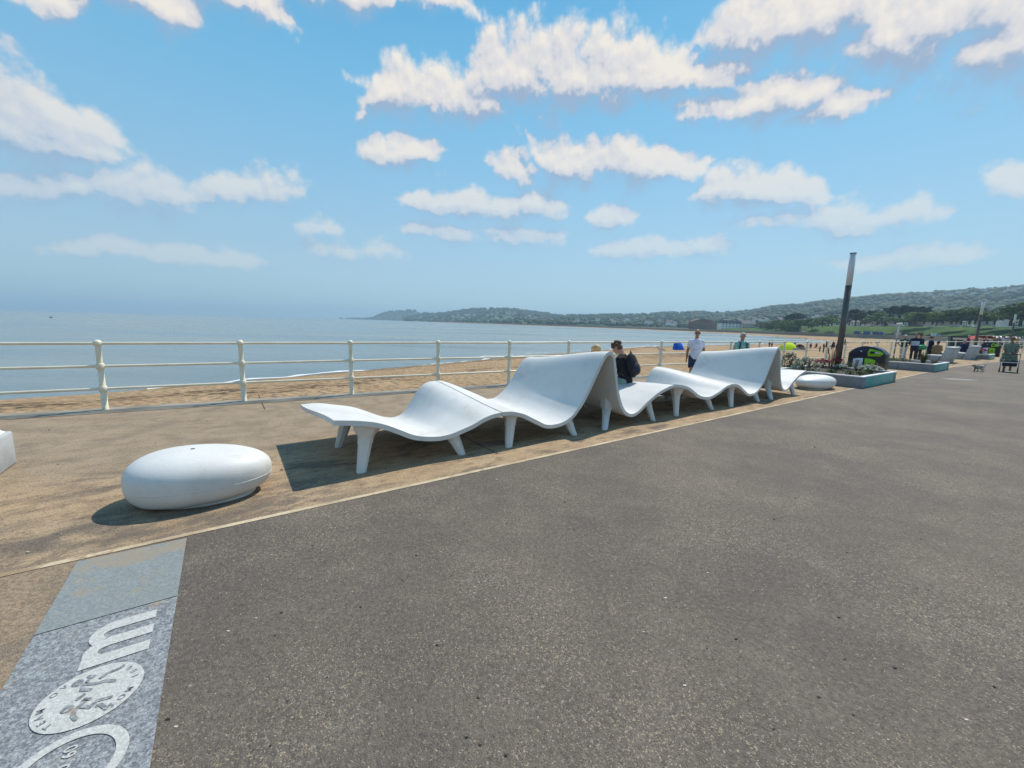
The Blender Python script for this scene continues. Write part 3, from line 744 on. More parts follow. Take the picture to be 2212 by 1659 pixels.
def shell_fn(kind, n1=30, n2=36, nt=15):
    a, b, c, d = PROF[kind]
    near = resample(a, n1) + resample(b, n2)[1:]; farp = resample(c, n1) + resample(d, n2)[1:]
    G = []
    for u in range(len(near)):
        r = []
        for k in range(nt + 1):
            t = k / nt; s_ = 3 * t * t - 2 * t ** 3; wz = .35 * t + .65 * s_
            sv = near[u].x + (farp[u].x - near[u].x) * wz; z = near[u].y + (farp[u].y - near[u].y) * wz
            r.append(Vector((sv * K, (NE + (FE - NE) * t) * K, z * K)))
        G.append(r)
    return G
LEGS = {'A': ((0, 1.19), .04), 'B': ((1.86, 3.02), .0), 'C': ((3.67, 4.87), .0)}
def lounger(kind, label, shift):
    base = LO + PD * shift
    root = thing('wave_lounger', label, 'lounger', tuple(base), math.atan2(PD.y, PD.x), 'white wave loungers on the sandy strip')
    G = shell_fn(kind); nu, nt = len(G), len(G[0]); TH = .056
    mb = MB()
    Nn = []
    for u in range(nu):
        r = []
        for k in range(nt):
            du = G[min(u + 1, nu - 1)][k] - G[max(u - 1, 0)][k]; dv = G[u][min(k + 1, nt - 1)] - G[u][max(k - 1, 0)]
            r.append(du.cross(dv).normalized())
        Nn.append(r)
    Bt = [[G[u][k] - Nn[u][k] * TH for k in range(nt)] for u in range(nu)]
    # soft arris: top sheet stops just short of the edge strip
    mb.grid(G, True); mb.grid(Bt)
    mb.grid([[G[u][0] for u in range(nu)], [Bt[u][0] for u in range(nu)]], True)
    mb.grid([[G[u][-1] for u in range(nu)], [Bt[u][-1] for u in range(nu)]])
    mb.grid([[G[0][k] for k in range(nt)], [Bt[0][k] for k in range(nt)]])
    mb.grid([[G[-1][k] for k in range(nt)], [Bt[-1][k] for k in range(nt)]], True)
    mb.build('seat_shell', X['white'], root, smooth=True)
    SB = BVHTree.FromPolygons(mb.v, mb.f)
    (sa, sb), nj = LEGS[kind]
    for si, sf in enumerate((sa, sb)):
        for ni, nf in enumerate((nj, 1.07)):
            sg = -1 if si == 0 else 1; nn = 1 if ni == 0 else -1
            foot = Vector((sf * K, nf * K, 0)); topx = (sf - sg * .10) * K; topn = (nf + nn * .11) * K
            if kind == 'C' and si == 0: topx, topn = (sf + .31) * K, (nf + nn * .26) * K
            best = min((p for r in G for p in r), key=lambda p: (p.x - topx) ** 2 + (p.y - topn) ** 2 + (0 if p.z < .52 else 1))
            top = Vector((topx, topn, best.z - .05)); ax = top - foot; L_ = []
            hh = max(.12, ax.length); fl = 1.0 if si == 0 else .55
            for t, w_ in ((0, .054), (max(.3, 1 - .17 / hh), .076), (max(.31, 1 - .165 / hh), .082), (max(.45, 1 - .10 / hh), .086), (max(.6, 1 - .06 / hh), .086 + .014 * fl), (max(.8, 1 - .025 / hh), .086 + .045 * fl), (1.0, .086 + .085 * fl)):
                p = foot + ax * t; L_.append((p, w_))
            lg = MB(); vs = []; fs = []; n = 8
            for p, w_ in L_: vs += [p + Vector((w_ * 1.05 * math.cos(math.pi / n + 2 * math.pi * k / n), w_ * .85 * math.sin(math.pi / n + 2 * math.pi * k / n), 0)) for k in range(n)]
            for i in range(len(L_) - 1):
                for k in range(n): fs.append((i * n + k, i * n + (k + 1) % n, (i + 1) * n + (k + 1) % n, (i + 1) * n + k))
            fs.append(tuple(range(n - 1, -1, -1)))
            for j in range(n, len(vs)):                               # press every ring under the shell, the last one into it
                v = vs[j]; v.y = min(max(v.y, NE * K + .03), FE * K - .03)
                if kind == 'A' and si == 0: v.x = max(v.x, -.26)
                if kind == 'C' and si == 0 and j >= len(vs) - 3 * n: v.x = max(v.x, (sf + .20) * K)
                b_ = SB.ray_cast(Vector((v.x, v.y, -1)), Vector((0, 0, 1)))[0]
                if b_ is not None and (v.z > b_.z + .01 or (j >= len(vs) - n and b_.z - v.z < .26)): v.z = b_.z + .01
            fs.append(tuple(len(vs) - n + k for k in range(n)))
            lg.add(vs, fs)
            sharp(lg.build('leg', X['white'], root), 32)
    return root, G
lounger('A', 'white wave lounger with a free flat end, closest to the big egg shaped seat', 0)
lounger('B', 'white wave lounger with a high back, in front of the fair haired person', 0)
lounger('C', 'white wave lounger the boy with the rucksack sits on', 0)
P2 = 5.60 * K
lounger('A', 'low backed white wave lounger joined between the boy and the second high back', P2)
lounger('B', 'white wave lounger with a high back, in front of the woman in the teal top', P2)
lounger('C', 'white wave lounger with a free upturned end beside the flower planter', P2)

# ------------------------------------------------------------------ egg shaped seats
def pebble(label, loc, rz, Lh=.70, Wh=.43, H=.46, flip=1):
    root = thing('pebble_seat', label, 'seat', loc, rz, 'white pebble seats')
    mb = MB(); n, m = 56, 30; vs = []; fs = []
    zc = H * .50
    for i in range(m + 1):
        t = math.pi * i / m
        for k in range(n):
            a = 2 * math.pi * k / n
            ct, st = math.cos(t), math.sin(t)
            ex = 1.0
            se = st ** .72 if ct > 0 else st ** .50
            x = abs(math.cos(a)) ** .92 * (1 if math.cos(a) > 0 else -1) * se; y = math.sin(a) * se
            taper = 1 - .13 * flip * x
            z = (abs(ct) ** .86 * (1 if ct > 0 else -1)) * (H - zc if ct > 0 else zc * 1.10) * (1 - .12 * flip * x)
            vs.append((x * Lh, y * Wh * taper, max(z + zc, .03)))
    for i in range(m):
        for k in range(n): fs.append((i * n + k, (i + 1) * n + k, (i + 1) * n + (k + 1) % n, i * n + (k + 1) % n))
    mb.add(vs, fs).build('shell', X['white'], root, smooth=True)
    MB().rings([(0, 0, 0, Lh * .74, Wh * .70), (0, 0, .06, Lh * .74, Wh * .70)], 32).build('plinth', X['white'], root)
    MB().rings([(-.06, .0, H - .012, .022, .022), (-.06, .0, H + .003, .020, .020)], 14).build('plug', X['black'], root)
    sm = MB(); pts = []
    for k in range(65):
        a = 2 * math.pi * k / 64; x = abs(math.cos(a)) ** .92 * (1 if math.cos(a) > 0 else -1)
        tl = .985; pts.append((x * Lh * tl * 1.0, math.sin(a) * Wh * (1 - .13 * flip * x) * tl, zc - .05))
    sm.tube(pts, .007, 6, caps=False).build('seam', X['white'], root, smooth=True)
    return root
pebble('big white egg shaped seat alone on the sandy strip, dark plug in its top', (-2.955, 3.77, 0), R(24), .58, .41, .47)
pebble('white egg shaped seat between the upturned lounger and the flower planter', (9.22, 12.42, 0), R(30), .78, .42, .40, -1)

# small windblown debris and grit on the paving
db = MB()
for k in range(110):
    px, py = rnd.uniform(60, 2180), rnd.uniform(905, 1640); p = gp(px, py, .0045)
    if (Vector((p.x, p.y)) - Vector((-3.02, 3.79))).length < .8: continue
    r = rnd.uniform(.0015, .0042) * (1 + .25 * p.y); a = rnd.uniform(0, 6.28); e = rnd.uniform(1, 2.4); mt = 0 if rnd.random() < .6 else 1
    db.mat(mt).add([p + Vector((r * e * math.cos(a + t_), r * math.sin(a + t_) , 0 if j == 0 else r * .5)) for j in range(2) for t_ in (0, 1.4, 2.9, 4.4)], [(4, 5, 6, 7), (0, 1, 5, 4), (1, 2, 6, 5), (2, 3, 7, 6), (3, 0, 4, 7)])
tag(db.build('debris', [mat('dark_debris', (.03, .025, .02), .9, .2, 20), mat('shell_debris', (.55, .50, .42), .8, .1, 20)]), 'scattered grit, leaf scraps and shell fragments on the paving', 'debris', kind='stuff')

# ------------------------------------------------------------------ planters
def planter(label, corner, L_=3.4, D_=2.5, H=.37):
    root = thing('planter', label, 'planter', tuple(corner), math.atan2(PD.y, PD.x), 'low rectangular planters along the walk')
    # local x along the walk, y seaward; front face at y = 0
    for (x0, x1, m_) in ((0, .32, 'panel'), (.326, L_ - .326, 'teal'), (L_ - .32, L_, 'panel')):
        bevel(MB().box(((x0 + x1) / 2, .03, H / 2 - .02), (x1 - x0, .06, H - .04)).build('front_panel', X[m_], root), .006)
    for xs in (0.03, L_ - .03):
        for k in range(2):
            y0 = .064 + k * (D_ - .124) / 2; y1 = y0 + (D_ - .124) / 2 - .012
            bevel(MB().box((xs, (y0 + y1) / 2, H / 2 - .02), (.06, y1 - y0, H - .04)).build('side_panel', X['panel'], root), .006)
    bevel(MB().box((L_ / 2, D_ - .03, H / 2 - .02), (L_, .06, H - .04)).build('back_panel', X['panel'], root), .006)
    for c, d in (((L_ / 2, .05, H - .018), (L_ + .03, .13, .036)), ((L_ / 2, D_ - .05, H - .018), (L_ + .03, .13, .036)), ((.05, D_ / 2, H - .018), (.13, D_ - .232, .036)), ((L_ - .05, D_ / 2, H - .018), (.13, D_ - .232, .036))):
        bevel(MB().box(c, d).build('rim', X['rim'], root), .006)
    rows = [[(.1 + (L_ - .2) * i / 24, .1 + (D_ - .2) * j / 16, H - .06 + .05 * noise.noise(Vector((i * .4, j * .45, corner[0])))) for i in range(25)] for j in range(17)]
    MB().grid(rows).build('soil', X['soil'], root, smooth=True)
    return root
PC = Vector((10.83, 12.6, 0))
planter('low planter with a teal front panel and white flowers in its near corner', PC, 3.57)
planter('low teal fronted planter with two men standing behind it', Vector((19.16, 18.62, 0)), 3.0)
planter('low planter past the concrete benches with the far recycling bin behind it', Vector((34.0, 29.4, 0)), 2.6)
lb = thing('concrete_block', 'pale concrete block seat cut off by the left edge of the picture', 'block', (-5.64, 4.5, 0), math.atan2(PD.y, PD.x))
bevel(MB().prism([(-1.6, -1.7), (0, -1.7), (0, 0), (-1.6, 0)], 0, .38).build('seat_block', X['conc'], lb), .02)
MB().box((-.8, -.85, .395), (1.52, 1.62, .03), taper=.96).build('seat_top', X['rim'], lb)

# ------------------------------------------------------------------ plants
GR = {'silver': leafmat('silver_leaf', (.16, .19, .13), (.32, .35, .28)), 'green': leafmat('green_leaf', (.030, .062, .014), (.085, .14, .03)),
      'olive': leafmat('olive_blade', (.075, .10, .025), (.17, .18, .06)), 'red': leafmat('red_stem', (.16, .055, .045), (.26, .12, .085)),
      'pink': leafmat('pink_petal', (.42, .015, .10), (.62, .04, .18)), 'whitef': leafmat('white_petal', (.60, .58, .48), (.78, .77, .70)),
      'straw': leafmat('straw_blade', (.20, .15, .06), (.30, .23, .11))}
def leaf(mb, p, d, L_, w_, droop=.25):
    d = d.normalized(); s_ = d.cross(Vector((0, 0, 1)))
    if s_.length < .05: s_ = Vector((1, 0, 0))
    s_.normalize(); q = p + d * L_ * .55 + Vector((0, 0, -droop * L_ * .15)); e = p + d * L_ + Vector((0, 0, -droop * L_ * .6))
    mb.add([p - s_ * w_ * .25, q - s_ * w_ * .5, e, q + s_ * w_ * .5, p + s_ * w_ * .25], [(0, 1, 2, 3, 4)])
def rdir(up=.3):
    a = rnd.uniform(0, 2 * math.pi); z = rnd.uniform(up - .5, 1); h = math.sqrt(max(.02, 1 - z * z)); return Vector((h * math.cos(a), h * math.sin(a), z))
def bush(label, p, r, h, kind, n=260, leafL=.09, leafW=.03, flower=None, nf=0, fl=.025, group='plants in the first planter', name='leafy_plant', cat='plant'):
    root = thing(name, label, cat, tuple(p), rnd.uniform(0, 6), group)
    mb = MB()
    stems = MB()
    for k in range(9):
        d = rdir(.6); d.x *= r * .8; d.y *= r * .8; d.z = h * rnd.uniform(.6, .95)
        stems.tube([(0, 0, -.05), d * .5 + Vector((0, 0, .04)), d], [.008, .006, .003], 5)
    for k in range(n):
        a = rnd.uniform(0, 6.283); q = math.sqrt(rnd.random()); t = rnd.random()
        prof = math.sqrt(max(0, 1 - (t * 1.05 - .25) ** 2 * 1.3)) * (.75 + .35 * noise.noise(Vector((a * 1.3, t * 3, p[0]))))
        leaf(mb, Vector((q * r * prof * math.cos(a), q * r * prof * math.sin(a), t * h)), rdir(.35), leafL * rnd.uniform(.6, 1.3), leafW * rnd.uniform(.7, 1.3))
    stems.build('stem', GR['red'] if kind == 'red' else GR['green'], root); mb.build('foliage', GR[kind], root)
    if flower:
        fb = MB()
        for k in range(nf):
            a = rnd.uniform(0, 6.283); q = math.sqrt(rnd.random()) * .95
            c = Vector((q * r * math.cos(a), q * r * math.sin(a), h * (1.05 - .45 * q * q) + rnd.uniform(-.02, .03)))
            fb.ball(c, (fl * rnd.uniform(.8, 1.3), fl * rnd.uniform(.8, 1.3), fl * .55), 6, 4)
        fb.build('flower_head', GR[flower], root)
    return root
def tuft(label, p, h, n, kind, spread=.45, w_=.010, group='plants in the first planter', name='ornamental_grass', plume=None):
    root = thing(name, label, 'grass plant', tuple(p), rnd.uniform(0, 6), group)
    mb = MB(); pb = MB()
    for k in range(n):
        a = rnd.uniform(0, 6.283); sp = spread * rnd.random() ** .7; L_ = h * rnd.uniform(.6, 1.05)
        c = Vector((.05 * math.cos(a), .05 * math.sin(a), -.04)); pts = [c, c + Vector((sp * .3 * math.cos(a), sp * .3 * math.sin(a), L_ * .55)), c + Vector((sp * math.cos(a), sp * math.sin(a), L_ * (1 - .25 * sp)))]
        mb.tube(pts, [w_ * .5, w_ * .45, w_ * .12], 4, flat=.3)
        if plume and k % 2 == 0: pb.ball(pts[2], (plume * .18, plume * .18, plume), 5, 4)
    mb.build('blade', GR[kind], root).update_tag()
    if plume: pb.build('plume', GR['red'], root)
    return root
kc = 2212 / 600
def soil(cx, cy): p = gp((cx / kc + 3000) / 1.8229, (cy / kc + 1250) / 1.8229, .34); return (p.x, p.y, .31)
bush('silver leaved bush at the end of the planter behind the upturned lounger', soil(390, 725), .38, .55, 'silver', 330, .16, .05)
bush('spreading silver leaved plant left of the pink flowers', soil(640, 775), .50, .42, 'silver', 420, .15, .045)
bush('dark low plant between the two silver leaved plants', soil(510, 720), .24, .26, 'green', 160)
bush('pink flowering clump left of the tall red stems', soil(860, 715), .36, .30, 'green', 240, flower='pink', nf=46, fl=.035)
bush('small pink flowering clump at the foot of the lamp post', soil(1085, 700), .24, .32, 'green', 150, flower='pink', nf=26, fl=.035)
tuft('tall clump of thin red stems with feathery tips left of the lamp post', soil(1000, 730), 1.15, 26, 'red', .38, .011, plume=.13)
bush('small white flowering mound in front of the lamp post', soil(1140, 760), .24, .20, 'green', 160, .07, flower='whitef', nf=70, fl=.024)
bush('large white flowering mound in the near corner of the planter', soil(1570, 800), .40, .26, 'green', 260, .07, flower='whitef', nf=150, fl=.026)
bush('dark green cushion plant beside the large white flowers', soil(1430, 825), .26, .14, 'green', 190, .06)
bush('dark green cushion plant near the front rim of the planter', soil(1010, 795), .28, .12, 'green', 190, .06)
bush('flat green cushion plant near the joint of the side panels', soil(1270, 815), .22, .12, 'green', 150, .06)
tuft('green grass tuft between the lamp post and the bin', soil(1195, 735), .42, 90, 'olive', .3)
tuft('arching green grass tuft in front of the lime bin panel', soil(1400, 760), .38, 90, 'olive', .42)
tuft('straw coloured grass tuft before the right half of the bin', soil(1690, 770), .40, 110, 'straw', .42)
kd = 2212 / 532
def soil2(cx, cy, z=.34): p = gp((cx / kd + 3500) / 1.8229, (cy / kd + 1250) / 1.8229, z); return (p.x, p.y, z - .03)
tuft('upright grass tuft in the planter before the green shopping bag', soil2(560, 735), .62, 140, 'olive', .28, group='plants in the second planter')
tuft('dark wispy grass tuft near the end of the second planter', soil2(740, 745), .38, 90, 'straw', .35, group='plants in the second planter')
bush('low green mat in front of the man in the green polo', soil2(200, 705), .55, .14, 'green', 240, .08, group='plants in the second planter')
bush('yellow green mat at the near end of the second planter', soil2(40, 708), .5, .14, 'olive', 240, .08, group='plants in the second planter')
bush('magenta flowering plant in the third planter in front of the bin', soil2(1510, 600), .35, .40, 'green', 160, flower='pink', nf=50, fl=.05, group='plants in the third planter')
bush('yellowish plant under the second lamp post', soil2(1420, 600), .40, .50, 'olive', 200, group='plants in the third planter')

# ------------------------------------------------------------------ recycling bins
def bin_(label, p, rz):
    root = thing('recycling_bin', label, 'bin', tuple(p), rz, 'double recycling bins')
    # local x across the front, y depth; the front faces -y
    Wd, Dp, H, He = 1.14, .56, 1.20, .90
    prof = [(-Wd / 2, 0.02), (Wd / 2, 0.02), (Wd / 2, He)]
    for k in range(1, 12):
        a = k / 12; x = Wd / 2 - Wd * a; prof.append((x, He + (H - He) * (1 - (2 * a - 1) ** 2) ** .8))
    prof.append((-Wd / 2, He))
    Mx = Matrix(((1, 0, 0, 0), (0, 0, -1, 0), (0, 1, 0, 0), (0, 0, 0, 1)))
    bevel(MB().prism(prof, -Dp / 2, Dp / 2, Mx).build('body', X['black'], root), .025, 3, 25)
    def plate(name, poly, m_, proud=.012, base=-Dp / 2, parent=root):
        mb = MB().prism(poly, -base, -base + proud, Mx); return bevel(mb.build(name, m_, parent), .004, 1)
    pl = plate('aperture_panel', [(-.50, .80), (-.03, .80), (-.03, 1.14), (-.22, 1.12), (-.50, .97)], X['navyp'])
    plate('slot', [(-.44, .91), (-.12, .89), (-.12, .98), (-.40, 1.0)], X['black'], .006, -Dp / 2 - .0125, pl)
    MB().ball((-.17, -Dp / 2 - .02, .985), (.028, .01, .028), 10, 6).build('emblem', X['poster'], pl)
    pr = plate('aperture_panel', [(.05, .80), (.42, .82), (.52, .93), (.40, 1.02), (.08, 1.10), (.03, .95)], X['lime'])
    plate('slot', [(.10, .90), (.40, .92), (.42, .95), (.30, 1.0), (.10, 1.0)], X['black'], .006, -Dp / 2 - .0125, pr)
    plate('slot_flap', [(.24, .93), (.40, .925), (.42, .95), (.26, .99)], X['rim'], .006, -Dp / 2 - .019, pr)
    pp = plate('poster', [(-.40, .22), (-.09, .22), (-.08, .72), (-.25, .71), (-.39, .67)], X['poster'])
    cup = MB(); cup.prism([(-.30, .40), (-.22, .38), (-.19, .58), (-.30, .58)], Dp / 2 + .013, Dp / 2 + .015, Mx); cup.prism([(-.32, .59), (-.17, .59), (-.18, .63), (-.31, .63)], Dp / 2 + .013, Dp / 2 + .015, Mx)
    cup.build('cup_symbol', X['metal'], pp)
    pg = plate('poster', [(-.03, .22), (.30, .22), (.30, .66), (.15, .71), (-.03, .72)], X['lime'])
    tri = MB()
    for k in range(3):
        a0 = R(90 + 120 * k); a1 = R(90 + 120 * (k + 1)); c = Vector((.135, .45)); q0 = c + Vector((math.cos(a0), math.sin(a0))) * .11; q1 = c + Vector((math.cos(a1), math.sin(a1))) * .11
        d = (q1 - q0).normalized(); nn = Vector((-d.y, d.x)) * .018; s0, s1 = q0.lerp(q1, .18), q0.lerp(q1, .84)
        tri.prism([tuple(s0 - nn), tuple(s1 - nn), tuple(s1 + d * .03), tuple(s1 + nn), tuple(s0 + nn)], Dp / 2 + .013, Dp / 2 + .015, Mx)
    tri.build('recycling_symbol', GR['olive'], pg)
    for sx in (-1, 1): MB().box((sx * .50, 0, .012), (.10, Dp * .9, .024)).build('foot', X['black'], root)
    return root
b1 = at(1873, 790, 16.3)
bin_rot = math.atan2(PD.y, PD.x) - math.pi / 2
bin_('double recycling bin with navy and lime openings right behind the first planter', (b1.x, b1.y, 0), bin_rot)
b2 = at(2137, 765, 34.5); bin_('double recycling bin with navy and lime openings beside the far planter', (b2.x, b2.y, 0), bin_rot)

# ------------------------------------------------------------------ lamp posts
def lamp(label, p, h=4.82, rd=.108, frac=.735):
    root = thing('lamp_post', label, 'lamp post', tuple(p), 0, 'column lamps along the promenade')
    MB().rings([(0, 0, 0, rd * 1.0, rd), (0, 0, h * frac, rd, rd)], 20).build('pole', X['pole'], root, smooth=True)
    MB().rings([(0, 0, h * frac + .012, rd * .96, rd * .96), (0, 0, h - .03, rd * .96, rd * .96)], 20).build('lamp_tube', X['diff'], root, smooth=True)
    MB().rings([(0, 0, h * frac - .001, rd * 1.02, rd * 1.02), (0, 0, h * frac + .012, rd * 1.02, rd * 1.02)], 20).build('collar', X['black'], root)
    MB().rings([(0, 0, h - .03, rd * 1.03, rd * 1.03), (0, 0, h, rd * 1.03, rd * 1.03), (0, 0, h + .01, rd * .6, rd * .6)], 20).build('cap', X['black'], root)
    return root
l1 = at(1808.5, 790, 16.9)
L1 = lamp('tall bronze lamp column with a white tube top, between the red stems and the bin', (l1.x, l1.y, 0))
for px, Y, lab, sc_ in ((2108, 38.4, 'lamp column with a white tube top rising behind the two concrete benches', 1.0), (2182, 57.6, 'lamp column with a white tube top above the woman with the walking frame', .98)):
    q = at(px, 740, Y); dup(L1, (q.x, q.y, 0), 0, lab, scale=(1, 1, sc_))
for k, (px, Y) in enumerate(((2043, 300), (2138.5, 262), (2208, 238), (1793, 330), (1842, 330), (1886, 320), (1905.5, 315), (1700, 470), (1746, 420))):
    q = at(px, 730, Y); dup(L1, (q.x, q.y, 0), 0, 'tiny white topped lamp column in the row along the far bend of the promenade', 'far lamps at the foot of the bank', (1.5, 1.5, .70))
q = at(1930, 770, 27.4)
slim = thing('slim_post', 'slim pale topped post between the bin and the green polo man', 'post', (q.x, q.y, 0))
MB().tube([(0, 0, 0), (.03, 0, 1.4)], .045, 10).build('pole', X['metal'], slim, smooth=True)
MB().tube([(.03, 0, 1.4), (.05, 0, 2.3)], .05, 10).build('lamp_tube', X['diff'], slim, smooth=True)
MB().rings([(.05, 0, 2.3, .16, .16), (.05, 0, 2.35, .18, .18), (.05, 0, 2.37, .05, .05)], 14).build('lamp_head', X['rim'], slim)

# ------------------------------------------------------------------ concrete benches with leaning backs
def bench(label, p):
    root = thing('concrete_bench', label, 'bench', tuple(p), math.atan2(PD.y, PD.x), 'pale concrete benches with leaning backs')
    # local x along the walk, y seaward; backrest on the landward side leaning out
    Mx = Matrix(((0, 0, 1, 0), (1, 0, 0, 0), (0, 1, 0, 0), (0, 0, 0, 1)))
    bevel(MB().prism([(.10, 0), (.48, 0), (.22, .95), (-.13, .95)], 0, 2.0, Mx).build('backrest', X['conc'], root), .015)
    bevel(MB().prism([(.52, 0), (1.02, 0), (1.10, .44), (.40, .44)], .04, 1.96, Mx).build('seat', X['conc'], root), .015)
    MB().prism([(-.125, .952), (.215, .952), (.21, .97), (-.12, .97)], .02, 1.98, Mx).build('backrest_cap', X['rim'], root)
    return root
BN1 = bench('pale concrete bench with a leaning back on which the person in the furry jacket sits', (26.1, 24.6, 0))
bench('pale concrete bench with a leaning back, the farther one below the second lamp column', (31.9, 28.6, 0))

# ------------------------------------------------------------------ people
SK = {'fair': mat('skin_fair', (.50, .27, .19), .55, .08, 8), 'tan': mat('skin_tan', (.38, .18, .11), .55, .08, 8), 'dark': mat('skin_deep', (.12, .06, .04), .55, .08, 8)}
_cl = {}
def cloth(r, g, b):
    k = (r, g, b)
    if k not in _cl: _cl[k] = mat('cloth', k, .9, .14, 7, bump=.35, bscale=26, fine=.08)
    return _cl[k]
_hair = {}
def hairm(r, g, b):
    k = (r, g, b)
    if k not in _hair: _hair[k] = mat('hair', k, .6, .3, 30, col2=tuple(min(1, c * 1.7 + .01) for c in k), bump=.6, bscale=60)
    return _hair[k]
def remesh(mb, name, m_, parent, vox, sm=4):
    me = mb.mesh(name, m_); o = bpy.data.objects.new(name, me); COL.objects.link(o)
    md = o.modifiers.new('r', 'REMESH'); md.mode = 'VOXEL'; md.voxel_size = vox
    s_ = o.modifiers.new('s', 'SMOOTH'); s_.iterations = sm; s_.factor = .5
    dg = bpy.context.evaluated_depsgraph_get(); nm = bpy.data.meshes.new_from_object(o.evaluated_get(dg))
    o.modifiers.clear(); o.data = nm; bpy.data.meshes.remove(me); nm.name = name
    nm.materials.clear(); nm.materials.append(m_)
    nm.polygons.foreach_set('use_smooth', [True] * len(nm.polygons)); o.parent = parent
    return o
def joints(pose, lean=0.0, head=0.0, seat=.45, step=.22, nod=0.0):
    """joint positions of a 1.75 m figure that faces +y"""
    J = {}
    V = Vector
    pz = {'stand': .93, 'walk': .91, 'push': .91, 'sit': seat + .10, 'ground': .12, 'lie': .12}[pose]
    J['pelvis'] = V((0, 0, pz))
    up = lambda y, z, x=0: V((x, y * math.cos(lean) + z * math.sin(lean), z * math.cos(lean) - y * math.sin(lean)))
    for n_, y, z in (('waist', .01, .16), ('chest', -.01, .36), ('neck', -.02, .53), ('skull', -.005, .615)): J[n_] = J['pelvis'] + up(y, z)
    hd = lean + nod
    J['headc'] = J['skull'] + V((0, .03 * math.cos(hd) + .085 * math.sin(hd), .085 * math.cos(hd) - .03 * math.sin(hd)))
    for s_, n_ in ((-1, 'l'), (1, 'r')):
        J['sh' + n_] = J['pelvis'] + up(-.01, .447, .172 * s_)
        J['hip' + n_] = J['pelvis'] + V((.095 * s_, 0, -.02))
        if pose in ('stand', 'walk', 'push'):
            st = step * s_ if pose != 'stand' else .03 * s_
            J['kn' + n_] = V((.10 * s_, st * .55 + .03, .50)); J['an' + n_] = V((.10 * s_, st - .02, .08 + (.05 if st < -.1 else 0)))
        elif pose == 'sit':
            J['kn' + n_] = V((.12 * s_, .43, seat + .08)); J['an' + n_] = V((.12 * s_, .46, max(.08, seat - .36)))
        elif pose == 'ground':
            J['kn' + n_] = V((.15 * s_, .38, .40)); J['an' + n_] = V((.14 * s_, .66, .07))
        else:
            J['kn' + n_] = V((.10 * s_, .45, .22)); J['an' + n_] = V((.10 * s_, .85, .08))
        J['toe' + n_] = J['an' + n_] + V((.02 * s_, .17, -.045))
        if pose == 'push':
            J['el' + n_] = J['sh' + n_] + V((.05 * s_, .06, -.27)); J['wr' + n_] = J['sh' + n_] + V((.04 * s_, .30, -.40))
        elif pose == 'sit':
            J['el' + n_] = J['sh' + n_] + V((.05 * s_, .10, -.26)); J['wr' + n_] = J['kn' + n_] + V((0, -.10, .11))
        elif pose in ('ground', 'lie'):
            J['el' + n_] = J['sh' + n_] + V((.06 * s_, .16, -.20)); J['wr' + n_] = J['el' + n_] + V((-.04 * s_, .22, .02))
        else:
            sw = -step * .5 * s_ if pose == 'walk' else 0
            J['el' + n_] = J['sh' + n_] + V((.055 * s_, -.03 + sw * .5, -.285)); J['wr' + n_] = J['el' + n_] + V((.01 * s_, .05 + sw * .7, -.25))
    return J
